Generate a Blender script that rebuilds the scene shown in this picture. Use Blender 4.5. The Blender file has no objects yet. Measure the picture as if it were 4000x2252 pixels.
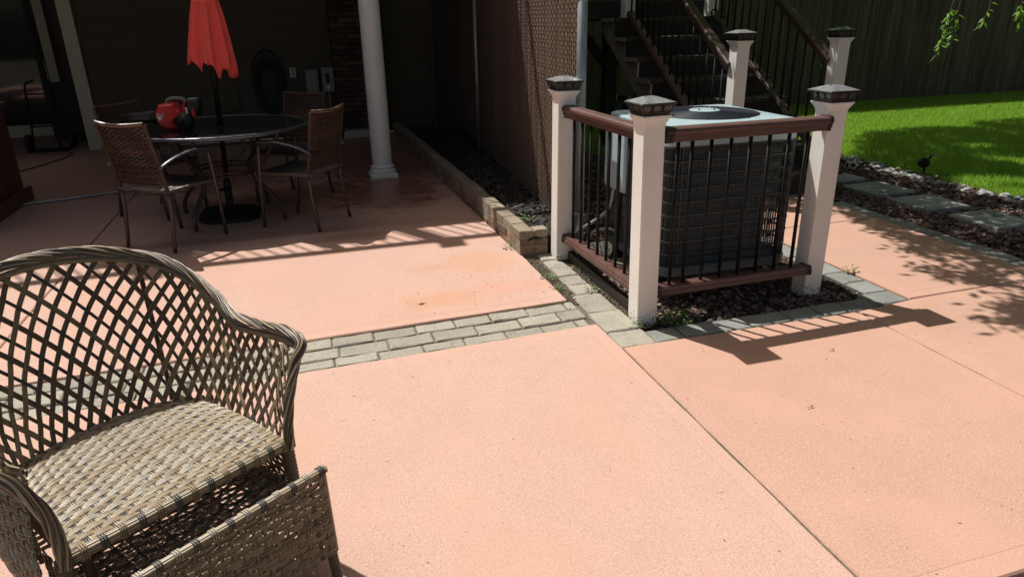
import bpy, math, random
import numpy as np
from mathutils import Vector, Matrix
random.seed(7); rng = np.random.default_rng(7)
PI = math.pi
sc = bpy.context.scene
COL = sc.collection

# ---------------------------------------------------------------- camera
CAM = (-1.5703, -3.0137, 1.5077); YAW, PITCH, ROLL, FPX = 0.28635, 0.37164, -0.01999, 2714.6
cy, sy, cp, sp = math.cos(YAW), math.sin(YAW), math.cos(PITCH), math.sin(PITCH)
fw = Vector((sy*cp, cy*cp, -sp)); rt = Vector((cy, -sy, 0)); up = rt.cross(fw)
r2 = rt*math.cos(ROLL) + up*math.sin(ROLL); u2 = -rt*math.sin(ROLL) + up*math.cos(ROLL)
cd = bpy.data.cameras.new('camera'); cam = bpy.data.objects.new('camera', cd); COL.objects.link(cam)
cd.sensor_width = 36; cd.lens = FPX/4000*36; cd.clip_end = 500; cd.clip_start = 0.05
cam.matrix_world = Matrix(((r2.x, u2.x, -fw.x, CAM[0]), (r2.y, u2.y, -fw.y, CAM[1]), (r2.z, u2.z, -fw.z, CAM[2]), (0, 0, 0, 1)))
sc.camera = cam
# ---------------------------------------------------------------- sky, sun, exposure
SUN = Vector((-.285, .495, 1.0)).normalized()
w = bpy.data.worlds.new('World'); sc.world = w; w.use_nodes = True
nt = w.node_tree; sky = nt.nodes.new('ShaderNodeTexSky'); sky.sky_type = 'NISHITA'; sky.sun_disc = False
sky.sun_elevation = math.asin(SUN.z); sky.sun_rotation = math.atan2(SUN.x, SUN.y)
bg = nt.nodes['Background']; bg.inputs['Strength'].default_value = 0.068; sky.dust_density = 3.5; sky.ozone_density = .4; sky.air_density = .8
wb = nt.nodes.new('ShaderNodeMix'); wb.data_type = 'RGBA'; wb.blend_type = 'MULTIPLY'; wb.inputs[0].default_value = 1; wb.inputs[7].default_value = (1.12, 1.0, .82, 1)
nt.links.new(sky.outputs['Color'], wb.inputs[6]); nt.links.new(wb.outputs[2], bg.inputs['Color'])
sd = bpy.data.lights.new('sun', 'SUN'); sd.energy = 4.9; sd.angle = math.radians(.5); sd.color = (1, .955, .89)
so = bpy.data.objects.new('sun', sd); COL.objects.link(so); so.rotation_euler = SUN.to_track_quat('Z', 'Y').to_euler()
sc.view_settings.view_transform = 'Standard'; sc.view_settings.look = 'None'
sc.view_settings.exposure = 0.24; sc.view_settings.gamma = 1.0; sc.view_settings.use_curve_mapping = False
sc.cycles.use_denoising = True
sc.cycles.max_bounces = 8

# ---------------------------------------------------------------- materials
def M(name, col, rough=.6, var=.15, scale=20, bump=0., bscale=None, metal=0., rnd=0., col2=None, c2scale=3, c2lo=.45, c2hi=.65, spec=.5,
      stretch=None, trans=0., coat=0., speck=None, emis=None, alpha=None, grain=None):
    m = bpy.data.materials.new(name); m.use_nodes = True; t = m.node_tree; N = t.nodes; L = t.links
    b = N['Principled BSDF']; b.inputs['Roughness'].default_value = rough; b.inputs['Metallic'].default_value = metal
    b.inputs['Specular IOR Level'].default_value = spec; b.inputs['Coat Weight'].default_value = coat
    if trans: b.inputs['Transmission Weight'].default_value = trans
    g = N.new('ShaderNodeNewGeometry'); mp = N.new('ShaderNodeMapping'); L.new(g.outputs['Position'], mp.inputs['Vector'])
    if stretch: mp.inputs['Scale'].default_value = stretch
    def noise(s, d=4, r=.6, src=None):
        n = N.new('ShaderNodeTexNoise'); n.inputs['Scale'].default_value = s; n.inputs['Detail'].default_value = d
        n.inputs['Roughness'].default_value = r; L.new((src or mp).outputs[0], n.inputs['Vector']); return n
    def ramp(src, lo, hi, a=0., b_=1.):
        r = N.new('ShaderNodeMapRange'); r.inputs['From Min'].default_value = lo; r.inputs['From Max'].default_value = hi
        r.inputs['To Min'].default_value = a; r.inputs['To Max'].default_value = b_; L.new(src, r.inputs['Value']); return r
    cur = None
    def mix(a, bb, fac, mode='MIX'):
        x = N.new('ShaderNodeMix'); x.data_type = 'RGBA'; x.blend_type = mode
        for s, v in ((6, a), (7, bb)):
            if isinstance(v, tuple): x.inputs[s].default_value = (*v, 1)
            else: L.new(v, x.inputs[s])
        if isinstance(fac, (int, float)): x.inputs[0].default_value = fac
        else: L.new(fac, x.inputs[0])
        return x.outputs[2]
    cur = tuple(col)
    if col2:
        n = noise(c2scale, 5, .65); cur = mix(cur, tuple(col2), ramp(n.outputs['Fac'], c2lo, c2hi).outputs[0])
    if speck:                       # (scale, threshold, colour, strength)
        for s, th, c, k in speck:
            n = noise(s, 2, .5); cur = mix(cur, tuple(c), ramp(n.outputs['Fac'], th, th+.06, 0, k).outputs[0])
    v = N.new('ShaderNodeHueSaturation')
    if isinstance(cur, tuple): v.inputs['Color'].default_value = (*cur, 1)
    else: L.new(cur, v.inputs['Color'])
    n = noise(scale, 4, .65); rr = ramp(n.outputs['Fac'], .25, .75, 1-var, 1+var); val = rr.outputs[0]
    if rnd:
        oi = N.new('ShaderNodeObjectInfo'); r3 = ramp(oi.outputs['Random'], 0, 1, 1-rnd, 1+rnd)
        mu = N.new('ShaderNodeMath'); mu.operation = 'MULTIPLY'; L.new(val, mu.inputs[0]); L.new(r3.outputs[0], mu.inputs[1]); val = mu.outputs[0]
        r4 = ramp(oi.outputs['Random'], 0, 1, .5-rnd*.03, .5+rnd*.03); L.new(r4.outputs[0], v.inputs['Hue'])
    L.new(val, v.inputs['Value']); L.new(v.outputs[0], b.inputs['Base Color'])
    if bump:
        n = noise(bscale or scale*3, 5, .7); bp = N.new('ShaderNodeBump'); bp.inputs['Strength'].default_value = bump
        bp.inputs['Distance'].default_value = .004; L.new(n.outputs['Fac'], bp.inputs['Height']); L.new(bp.outputs[0], b.inputs['Normal'])
    m['_bsdf'] = 1
    return m

SALMON = (.49, .318, .256); TAN = (.455, .275, .205)
def patio_mat(name, col, rough, bump, stains):
    """coloured concrete: sandy grain, trowel marks, damp orange stains at their places, dark water marks widened to deepen the shade under the deck."""
    m = M(name, col, rough, .05, 2.2, bump, 260, spec=.35,
          speck=[(170, .56, (.34, .175, .12), .5), (90, .63, (.36, .19, .13), .4), (210, .57, (.72, .53, .44), .5), (120, .66, (.13, .075, .05), .6), (1.1, .48, (.50, .29, .21), .35), (3.5, .56, (.48, .29, .22), .14), (14, .62, (.46, .27, .2), .3)])
    t = m.node_tree; N = t.nodes; L = t.links; b = N['Principled BSDF']; g = N.new('ShaderNodeNewGeometry')
    prev = b.inputs['Base Color'].links[0].from_socket; rough_prev = None
    wn = N.new('ShaderNodeTexNoise'); wn.inputs['Scale'].default_value = 7; wn.inputs['Detail'].default_value = 5; L.new(g.outputs['Position'], wn.inputs['Vector'])
    for (x, y, rx, ry, c, k) in stains:
        s = N.new('ShaderNodeVectorMath'); s.operation = 'SUBTRACT'; L.new(g.outputs['Position'], s.inputs[0]); s.inputs[1].default_value = (x, y, 0)
        d = N.new('ShaderNodeVectorMath'); d.operation = 'MULTIPLY'; L.new(s.outputs[0], d.inputs[0]); d.inputs[1].default_value = (1/rx, 1/ry, 0)
        l = N.new('ShaderNodeVectorMath'); l.operation = 'LENGTH'; L.new(d.outputs[0], l.inputs[0])
        a = N.new('ShaderNodeMath'); a.operation = 'MULTIPLY_ADD'; L.new(wn.outputs['Fac'], a.inputs[0]); a.inputs[1].default_value = 1.5; L.new(l.outputs['Value'], a.inputs[2])
        r = N.new('ShaderNodeMapRange'); r.inputs['From Min'].default_value = 1.35; r.inputs['From Max'].default_value = 1.85
        r.inputs['To Min'].default_value = k; r.inputs['To Max'].default_value = 0; L.new(a.outputs[0], r.inputs['Value'])
        x_ = N.new('ShaderNodeMix'); x_.data_type = 'RGBA'; L.new(r.outputs[0], x_.inputs[0]); L.new(prev, x_.inputs[6]); x_.inputs[7].default_value = (*c, 1)
        prev = x_.outputs[2]
        if c is DK:
            rr = N.new('ShaderNodeMath'); rr.operation = 'MULTIPLY_ADD'; L.new(r.outputs[0], rr.inputs[0]); rr.inputs[1].default_value = -.62
            if rough_prev is None: rr.inputs[2].default_value = rough
            else: L.new(rough_prev, rr.inputs[2])
            rough_prev = rr.outputs[0]
    if rough_prev is not None:
        mx_ = N.new('ShaderNodeMath'); mx_.operation = 'MAXIMUM'; L.new(rough_prev, mx_.inputs[0]); mx_.inputs[1].default_value = .16; L.new(mx_.outputs[0], b.inputs['Roughness'])
    L.new(prev, b.inputs['Base Color'])
    return m
OR = (.49, .275, .18); DK = (.27, .105, .065)  # DK: wet marks that also redden the shade under the deck
STAINS = [(-1.47, 1.79, .17, .07, OR, .8), (-.55, 1.25, .25, .22, OR, .7), (-.70, 1.72, .28, .07, OR, .5), (-.92, 1.22, .12, .10, OR, .55), (-.92, .66, .26, .12, OR, .8),
          (-.75, 4.9, .75, 1.9, DK, .8), (-.85, 3.35, .55, .62, DK, .7), (-2.0, 2.38, 1.4, .10, DK, .35), (-1.55, 3.6, .8, .7, DK, .55), (-3.2, 5.2, 1.6, 1.3, DK, .5), (-2.3, 4.6, .9, .8, DK, .45), (-1.35, 2.12, .35, .10, DK, .4), (-.45, .72, .3, .1, (.55, .27, .19), .4)]
MAT = {}
MAT['slab'] = patio_mat('salmon_concrete', SALMON, .8, .55, STAINS)
MAT['slab_edge'] = patio_mat('salmon_concrete_trowelled', tuple(c*.99 for c in SALMON), .74, .3, STAINS)
MAT['slab_r'] = patio_mat('salmon_concrete_tan', TAN, .8, .5, [])
MAT['slab_edge_r'] = patio_mat('salmon_concrete_tan_trowelled', TAN, .76, .3, [])
MAT['dirt'] = M('dirt', (.075, .065, .05), .95, .35, 30, .8, col2=(.12, .105, .08))
MAT['sand'] = M('joint_sand', (.14, .125, .095), .95, .35, 60, 1.0, col2=(.08, .075, .05), c2scale=12)
MAT['soil'] = M('dark_soil', (.035, .028, .024), .95, .4, 30, .8)
MAT['paver'] = M('grey_paver', (.315, .29, .235), .85, .16, 14, 1.0, 70, rnd=.13, col2=(.25, .24, .195), c2scale=7, speck=[(120, .59, (.16, .15, .12), .6), (170, .6, (.50, .49, .43), .6), (26, .62, (.19, .175, .155), .6)])
MAT['paver_cool'] = M('blue_grey_paver', (.24, .245, .225), .85, .16, 14, .9, 70, rnd=.12, col2=(.18, .19, .175), c2scale=7, speck=[(120, .59, (.11, .11, .1), .6), (170, .6, (.4, .4, .38), .6)])
MAT['flag'] = M('slate_flagstone', (.33, .34, .33), .85, .12, 9, .4, 120, col2=(.2, .21, .2), rnd=.05)
MAT['brick'] = M('tan_brick', (.25, .155, .095), .9, .22, 25, .7, 120, rnd=.32, col2=(.13, .10, .075), c2scale=11, c2lo=.4, c2hi=.7)
MAT['brick_cap'] = M('grey_tan_brick', (.26, .215, .155), .9, .2, 25, .7, 120, rnd=.2, col2=(.17, .15, .115), c2scale=9)
MAT['mortar'] = M('mortar', (.27, .235, .18), .95, .2, 40, .6)
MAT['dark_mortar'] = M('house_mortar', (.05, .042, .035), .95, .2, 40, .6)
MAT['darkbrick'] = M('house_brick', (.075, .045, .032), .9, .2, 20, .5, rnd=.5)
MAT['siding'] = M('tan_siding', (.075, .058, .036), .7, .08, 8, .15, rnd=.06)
MAT['trim'] = M('cream_trim', (.55, .5, .38), .6, .08, 6, .1)
MAT['white'] = M('white_vinyl', (.88, .87, .83), .42, .03, 9, .02, 60, col2=(.84, .825, .78), c2scale=4)
def ground_dirt(m):
    t = m.node_tree; N = t.nodes; L = t.links; b = N['Principled BSDF']; g = N.new('ShaderNodeNewGeometry'); sx = N.new('ShaderNodeSeparateXYZ'); L.new(g.outputs['Position'], sx.inputs[0])
    n = N.new('ShaderNodeTexNoise'); n.inputs['Scale'].default_value = 95; n.inputs['Detail'].default_value = 3; L.new(g.outputs['Position'], n.inputs['Vector'])
    h = N.new('ShaderNodeMapRange'); h.inputs['From Min'].default_value = .0; h.inputs['From Max'].default_value = .15; h.inputs['To Min'].default_value = .13; h.inputs['To Max'].default_value = -.14; L.new(sx.outputs[2], h.inputs['Value'])
    a = N.new('ShaderNodeMath'); a.operation = 'ADD'; L.new(n.outputs['Fac'], a.inputs[0]); L.new(h.outputs[0], a.inputs[1])
    r = N.new('ShaderNodeMapRange'); r.inputs['From Min'].default_value = .66; r.inputs['From Max'].default_value = .70; L.new(a.outputs[0], r.inputs['Value'])
    x = N.new('ShaderNodeMix'); x.data_type = 'RGBA'; L.new(r.outputs[0], x.inputs[0]); L.new(b.inputs['Base Color'].links[0].from_socket, x.inputs[6]); x.inputs[7].default_value = (.16, .15, .10, 1); L.new(x.outputs[2], b.inputs['Base Color'])
ground_dirt(MAT['white'])
MAT['column'] = M('white_column_paint', (.88, .88, .86), .45, .04, 9, .05)
MAT['cap_black'] = M('black_cap_plastic', (.013, .011, .010), .38, .15, 20, .1)
MAT['cap_roof'] = M('solar_cap_top', (.17, .175, .19), .34, .12, 8, .05, coat=.3, spec=.7, col2=(.25, .25, .26), c2scale=25)  # black cap top greyed to stand in for the sky it reflects
MAT['rail'] = M('redwood_composite', (.098, .048, .040), .40, .08, 30, .05, 90, stretch=(1, 1, 4), spec=.6, col2=(.13, .068, .056), c2scale=6)
MAT['rail_dark'] = M('brown_composite', (.055, .032, .026), .4, .15, 30, .15, spec=.5)
MAT['black'] = M('black_metal', (.008, .008, .008), .5, .1, 20, .05, spec=.28)
MAT['bracket'] = M('dark_bracket', (.03, .016, .012), .4, .1, 20)
MAT['ac_paint'] = M('ac_grey_green_paint', (.37, .50, .55), .33, .06, 12, .08, 40, coat=.2, speck=[(60, .72, (.2, .2, .18), .4)])
MAT['ac_base'] = M('ac_base_pan', (.10, .125, .13), .45, .12, 12, .1)  # cabinet grey darkened for the shade round the base
MAT['ac_dark'] = M('ac_louver_shaded', (.04, .052, .056), .42, .12, 20, .1)  # cabinet grey with the shade on the louvers put into the colour
MAT['coil'] = M('coil_fins', (.010, .011, .012), .6, .3, 200, .5, stretch=(1, 1, .02))
MAT['wire'] = M('guard_wire', (.010, .013, .022), .5, .1, 20, spec=.2)
MAT['galv'] = M('galvanized_steel', (.42, .46, .47), .45, .15, 8, .1, metal=.65, stretch=(1, 1, .25), col2=(.3, .33, .34), c2scale=20)
MAT['slat'] = M('brown_privacy_slat', (.215, .155, .12), .5, .15, 6, .1, rnd=.14, stretch=(1, 1, .3))
MAT['chain'] = M('brown_vinyl_wire', (.04, .026, .02), .3, .1, 20, spec=.7)
MAT['fencewood'] = M('weathered_fence_wood', (.125, .10, .07), .9, .36, 18, .7, 60, rnd=.2, stretch=(6, 6, .35), col2=(.06, .052, .034), c2scale=2.2, c2lo=.42, c2hi=.62, speck=[(9, .73, (.03, .03, .02), .7)])
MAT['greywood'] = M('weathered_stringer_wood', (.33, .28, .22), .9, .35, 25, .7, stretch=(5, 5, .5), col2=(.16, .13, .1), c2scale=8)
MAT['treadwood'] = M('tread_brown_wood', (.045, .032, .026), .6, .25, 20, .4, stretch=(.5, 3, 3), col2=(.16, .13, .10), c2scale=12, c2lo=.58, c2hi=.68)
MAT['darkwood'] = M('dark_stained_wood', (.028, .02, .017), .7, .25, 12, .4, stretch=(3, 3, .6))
MAT['grass_base'] = M('lawn_soil', (.07, .12, .02), .95, .3, 9, .6)
MAT['grass'] = M('grass_blades', (.17, .315, .03), .5, .3, 5, rnd=0, col2=(.22, .37, .05), c2scale=2, spec=.3)
MAT['grass2'] = M('grass_blades_yellow', (.30, .42, .07), .5, .3, 5, spec=.3)
MAT['weed'] = M('weed_leaf', (.09, .17, .025), .5, .3, 30)
MAT['hosta'] = M('hosta_leaf', (.05, .11, .03), .4, .3, 20)
MAT['rock'] = [M('lava_rock', (.13, .078, .063), .9, .3, 60, .8), M('lava_rock_pink', (.24, .155, .13), .9, .25, 60, .8), M('lava_rock_dark', (.055, .038, .033), .9, .3, 60, .8)]
MAT['mulch'] = [M('black_mulch', (.018, .016, .015), .85, .4, 60, .6), M('mulch_grey', (.06, .052, .05), .8, .3, 60, .6), M('mulch_brown', (.035, .024, .02), .9, .4, 60, .5)]
MAT['pebble'] = M('river_pebble', (.27, .28, .27), .6, .15, 15, .15, rnd=.35)
MAT['red'] = M('red_umbrella_cloth', (.92, .115, .10), .85, .06, 12, .25, 500)
MAT['redplastic'] = M('red_tool_plastic', (.62, .018, .016), .32, .05, 10, coat=.2)
MAT['tool_black'] = M('black_tool_plastic', (.012, .012, .013), .42, .1, 30, .1)
MAT['print_white'] = M('white_print', (.8, .8, .8), .5, .02, 10)
MAT['glass_top'] = M('smoked_tempered_glass', (.02, .022, .022), .08, .1, 8, .02, spec=.6, col2=(.035, .036, .036), c2scale=12)
MAT['bronze'] = M('bronze_aluminium', (.065, .055, .05), .35, .12, 15, .08, metal=.35)
MAT['armsilver'] = M('arm_grey_metal', (.12, .13, .155), .25, .1, 15, metal=.5)
MAT['dwick'] = [M('brown_resin_wicker', (.062, .030, .018), .32, .2, 40, spec=.6), M('dark_resin_wicker', (.028, .017, .013), .32, .2, 40, spec=.6), M('tan_resin_wicker', (.115, .056, .032), .32, .2, 40, spec=.6)]
MAT['dwick2'] = [M('seat_resin_wicker', (.085, .066, .055), .3, .2, 40, spec=.6), M('seat_resin_dark', (.05, .04, .035), .3, .2, 40, spec=.6)]
MAT['wick'] = [M('beige_cane', (.37, .29, .185), .42, .16, 60, .15, 300, spec=.5), M('khaki_cane', (.27, .205, .125), .42, .18, 60, .15, 300, spec=.5),
               M('silver_grey_cane', (.39, .35, .28), .38, .15, 60, .15, 300, spec=.6), M('dark_grey_cane', (.085, .078, .074), .36, .2, 60, .15, 300, spec=.6),
               M('brown_cane', (.15, .11, .07), .42, .2, 60, .15, 300, spec=.5)]
MAT['darkwrap'] = M('dark_brown_wrap', (.06, .03, .02), .45, .2, 40)
MAT['cabinet'] = M('brown_cabinet_wood', (.12, .05, .032), .45, .15, 10, .2, stretch=(4, 4, .6))
MAT['glassdoor'] = M('door_glass', (.012, .013, .014), .04, .05, 3, spec=.7)
MAT['concrete'] = M('pale_concrete', (.46, .44, .37), .9, .15, 15, .6, 90)
MAT['pvc'] = M('grey_conduit', (.42, .43, .42), .5, .1, 20)
MAT['rubber'] = M('black_rubber', (.008, .008, .008), .6, .15, 20)
MAT['ballw'] = M('ball_white', (.6, .58, .52), .5, .15, 20); MAT['ballb'] = M('ball_black', (.02, .02, .02), .5, .1, 20)
MAT['greybox'] = M('grey_box_paint', (.2, .205, .2), .5, .06, 10)
MAT['plate'] = M('white_outlet_plate', (.55, .54, .5), .5, .05, 10)
MAT['bark'] = M('bark', (.12, .09, .065), .95, .35, 20, .9, stretch=(4, 4, .8))
MAT['debris'] = M('dry_debris', (.13, .07, .035), .9, .4, 90)
MAT['roofing'] = M('roof_shingle_grey', (.09, .09, .09), .95, .2, 8, .6)
MAT['deckboard'] = M('deck_board_brown', (.16, .1, .075), .6, .15, 12, .3)
def leafmat(name, c1, c2):
    m = M(name, c1, .45, .25, 9, col2=c2, c2scale=15, spec=.4); t = m.node_tree; b = t.nodes['Principled BSDF']
    tr = t.nodes.new('ShaderNodeBsdfTranslucent'); tr.inputs['Color'].default_value = (c2[0]*1.7, c2[1]*1.8, c2[2]*1.2, 1)
    mx = t.nodes.new('ShaderNodeMixShader'); mx.inputs[0].default_value = .45; out = t.nodes['Material Output']
    mx.inputs[0].default_value = .45; t.links.new(b.outputs[0], mx.inputs[1]); t.links.new(tr.outputs[0], mx.inputs[2]); t.links.new(mx.outputs[0], out.inputs['Surface']); return m
MAT['grass'] = leafmat('grass_blades', (.185, .33, .04), (.23, .39, .055)); MAT['grass2'] = leafmat('grass_blades_yellow', (.28, .37, .08), (.32, .41, .09))
MAT['leaf'] = leafmat('tree_leaf', (.09, .19, .03), (.14, .27, .04))
def lensmat():
    m = bpy.data.materials.new('clear_lens'); m.use_nodes = True; t = m.node_tree; b = t.nodes['Principled BSDF']
    n = t.nodes.new('ShaderNodeTexNoise'); n.inputs['Scale'].default_value = 60
    r = t.nodes.new('ShaderNodeMapRange'); r.inputs['To Min'].default_value = .08; r.inputs['To Max'].default_value = .35
    t.links.new(n.outputs['Fac'], r.inputs['Value']); t.links.new(r.outputs[0], b.inputs['Roughness'])
    b.inputs['Base Color'].default_value = (.10, .095, .085, 1); b.inputs['Alpha'].default_value = .75; return m
MAT['lens'] = lensmat()

# ---------------------------------------------------------------- mesh helpers
def off_of(o):
    v = Vector((0, 0, 0))
    while o is not None: v += o.location; o = o.parent
    return v
class MB:
    def __init__(s): s.v = []; s.f = []; s.m = []
    def add(s, vs, fs, mi=0):
        n = len(s.v); s.v += [tuple(p) for p in vs]; s.f += [tuple(i+n for i in f) for f in fs]; s.m += [mi]*len(fs); return s
    def box(s, x0, x1, y0, y1, z0, z1, mi=0):
        return s.add([(x0, y0, z0), (x1, y0, z0), (x1, y1, z0), (x0, y1, z0), (x0, y0, z1), (x1, y0, z1), (x1, y1, z1), (x0, y1, z1)],
                     [(3, 2, 1, 0), (4, 5, 6, 7), (0, 1, 5, 4), (1, 2, 6, 5), (2, 3, 7, 6), (3, 0, 4, 7)], mi)
    def loft(s, rings, mi=0, cap=(True, True), close=True):
        n = len(rings[0]); vs = [p for r in rings for p in r]; fs = []
        for k in range(len(rings)-1):
            for i in range(n if close else n-1):
                j = (i+1) % n; fs.append((k*n+i, k*n+j, (k+1)*n+j, (k+1)*n+i))
        if cap[0]: fs.append(tuple(reversed(range(n))))
        if cap[1]: fs.append(tuple((len(rings)-1)*n+i for i in range(n)))
        return s.add(vs, fs, mi)
    def poly(s, pts, z0, z1, b=.0, mi=0, jit=0):
        """upright prism of a convex outline (counter-clockwise), top edge chamfered by b"""
        c = np.mean(np.array(pts), 0)
        def inset(q, k):
            d = np.array(q)-c; l = np.linalg.norm(d); return tuple(c+d*(1-k*1.3/l))
        R0 = [(p[0], p[1], z0) for p in pts]
        if b: 
            R1 = [(p[0], p[1], z1-b) for p in pts]; R2 = [(*inset(p, b), z1+random.uniform(-jit, jit)) for p in pts]; return s.loft([R0, R1, R2], mi)
        return s.loft([R0, [(p[0], p[1], z1) for p in pts]], mi)
    def cbox(s, x0, x1, y0, y1, z0, z1, b=.004, mi=0, jit=0, wob=0):
        q = lambda: random.uniform(-wob, wob)
        return s.poly([(x0+q(), y0+q()), (x1+q(), y0+q()), (x1+q(), y1+q()), (x0+q(), y1+q())], z0, z1, b, mi, jit)
    def tube(s, pts, r, n=6, mi=0, cap=True, flat=None, upv=None):
        P = [Vector(p) for p in pts]; rings = []; prev = None
        for i, p in enumerate(P):
            t = (P[min(i+1, len(P)-1)]-P[max(i-1, 0)])
            t = t.normalized() if t.length > 1e-9 else Vector((0, 0, 1))
            if prev is None:
                a = Vector(upv) if upv else (Vector((0, 0, 1)) if abs(t.z) < .9 else Vector((1, 0, 0)))
                nrm = (a-t*a.dot(t)).normalized()
            else:
                nrm = (prev-t*prev.dot(t)); nrm = nrm.normalized() if nrm.length > 1e-6 else prev
            prev = nrm; bn = t.cross(nrm); rr = r[i] if isinstance(r, (list, tuple)) else r
            fl = flat or 1
            rings.append([p+nrm*(math.cos(2*PI*k/n)*rr*fl)+bn*(math.sin(2*PI*k/n)*rr) for k in range(n)])
        return s.loft(rings, mi, (cap, cap))
    def lathe(s, prof, c=(0, 0, 0), n=24, mi=0, cap=(True, True)):
        return s.loft([[(c[0]+r*math.cos(2*PI*k/n), c[1]+r*math.sin(2*PI*k/n), c[2]+z) for k in range(n)] for r, z in prof], mi, cap)
    def bar(s, a, b, w_, h, mi=0, side=None):
        a = Vector(a); b = Vector(b); t = (b-a).normalized(); x = Vector(side).normalized() if side else t.cross(Vector((0, 0, 1))).normalized()
        y = x.cross(t).normalized(); q = lambda p: [p+x*(i*w_/2)+y*(j*h/2) for i, j in ((-1, -1), (1, -1), (1, 1), (-1, 1))]
        return s.loft([q(a), q(b)], mi)
    def build(s, name, mat, parent=None, smooth=False, label=None):
        me = bpy.data.meshes.new(name); o_ = off_of(parent)
        me.from_pydata([(x-o_.x, y-o_.y, z-o_.z) for x, y, z in s.v], [], s.f)
        mats = mat if isinstance(mat, list) else [mat]
        for q in mats: me.materials.append(q)
        if len(mats) > 1: me.polygons.foreach_set('material_index', [min(i, len(mats)-1) for i in s.m])
        if smooth: me.polygons.foreach_set('use_smooth', [True]*len(me.polygons))
        me.update(); o = bpy.data.objects.new(name, me); COL.objects.link(o)
        if parent: o.parent = parent
        if label: o['label'] = label
        return o
def tag(o, label=None, cat=None, group=None, kind=None):
    if label: o['label'] = label
    if cat: o['category'] = cat
    if group: o['group'] = group
    if kind: o['kind'] = kind
    return o
def thing(name, loc, label, cat, group=None, kind=None):
    o = bpy.data.objects.new(name, None); o.empty_display_size = .1; COL.objects.link(o); o.location = loc
    return tag(o, label, cat, group, kind)
def copy_tree(o, parent=None):
    c = o.copy(); COL.objects.link(c); c.parent = parent
    for ch in list(o.children): copy_tree(ch, c)
    return c
def spline(P, n=8):
    P = [np.array(p, float) for p in P]; Q = [2*P[0]-P[1]]+P+[2*P[-1]-P[-2]]; out = []
    for i in range(1, len(Q)-2):
        for k in range(n):
            t = k/n; a, b, c, d = Q[i-1:i+3]
            out.append(.5*((2*b)+(-a+c)*t+(2*a-5*b+4*c-d)*t*t+(-a+3*b-3*c+d)*t**3))
    out.append(P[-1]); return out

# ================================================================ GROUND
g = MB().box(-30, 30, -20, 40, -.3, -.035).build('ground', MAT['dirt']); tag(g, kind='structure')
tilt = lambda x, x0=-.24: .04*(x-x0)
patio = thing('patio', (0, 0, 0), 'salmon coloured concrete patio poured in separate slabs', None, kind='structure')
def slab(pts, name='patio_slab'):
    pts = np.array(pts, float); n = len(pts); b = .075
    # inset polygon by moving every edge inwards
    E_ = []
    for i in range(n):
        a, c = pts[i], pts[(i+1) % n]; d = (c-a)/np.linalg.norm(c-a); nn = np.array([-d[1], d[0]]); E_.append((a+nn*b, d))
    ins = []
    for i in range(n):
        (p, d), (q, e) = E_[i-1], E_[i]; A = np.array([[d[0], -e[0]], [d[1], -e[1]]]); t = np.linalg.solve(A, q-p); ins.append(p+d*t[0])
    m = MB()
    # subdivide the border so its edge wanders a little, as hand-tooled edges do
    def sub(P, z, amp):
        out = []
        for i in range(n):
            a, c = P[i], P[(i+1) % n]; L_ = np.linalg.norm(c-a); k = max(1, int(np.linalg.norm(pts[(i+1) % n]-pts[i])/.12)); d = (c-a)/L_; nn = np.array([-d[1], d[0]])
            for j in range(k):
                q = a+(c-a)*j/k + (nn*random.uniform(-amp, amp) if j else 0); out.append((q[0], q[1], z))
        return out
    st = random.getstate(); r0 = sub(pts, -.1, .0022); random.setstate(st); r1 = sub(pts, -.006, .0022); random.setstate(st)
    sc_ = np.array([0., 0.]); r2_ = []
    cen = pts.mean(0)
    for q in r1:
        d = np.array(q[:2])-cen; l = np.linalg.norm(d); r2_.append((*(cen+d*(1-.006/l)), 0.0))
    # edge ring down and rounded
    m.loft([r0, r1, r2_], 0, (True, False))
    r3 = sub(np.array(ins), -.0005, 0.0015); r4 = []
    ci = np.mean(np.array(ins), 0)
    for q in r3:
        d = np.array(q[:2])-ci; l = np.linalg.norm(d); r4.append((*(ci+d*(1-.004/l)), .0006))
    if len(r3) == len(r2_):
        m.loft([r2_, r3], 0, (False, False)); m.loft([r3, r4], 1, (False, True))
    return m.build(name, [MAT['slab_edge_r'], MAT['slab_r']] if pts[0][0] > -.3 and pts[1][0] > 0 else [MAT['slab_edge'], MAT['slab']], patio)
X0 = -9.0; XJ = -3.165
ye = lambda x: .412+tilt(x)
slab([(XJ+.004, ye(XJ)), (-.232, ye(-.232)), (-.232, 2.27), (XJ+.004, 2.27)])
slab([(X0, ye(X0)), (XJ-.004, ye(XJ)), (XJ-.004, 2.27), (X0, 2.27)])
slab([(XJ+.004, 2.279), (-.232, 2.279), (-.262, 4.152), (XJ+.004, 4.152)])
slab([(X0, 2.279), (XJ-.004, 2.279), (XJ-.004, 4.152), (X0, 4.152)])
slab([(XJ+.004, 4.16), (-.262, 4.16), (-.31, 6.95), (XJ+.004, 6.95)])
slab([(X0, 4.16), (XJ-.004, 4.16), (XJ-.004, 9.1), (X0, 9.1)])
slab([(X0, -1.93), (-.203, -1.93), (-.203, .058), (X0, .058+tilt(X0))])
slab([(-.194, -1.93), (1.176, -1.93), (1.176, -.249), (-.194, -.240)])
slab([(1.186, -1.93), (2.635, -1.93), (2.635, -.185), (1.59, -.205), (1.186, -.25)])
slab([(1.586, -.195), (2.635, -.176), (2.635, 1.20), (1.586, 1.20)])
slab([(1.586, 1.208), (2.635, 1.208), (2.635, 2.15), (1.586, 2.15)])

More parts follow.
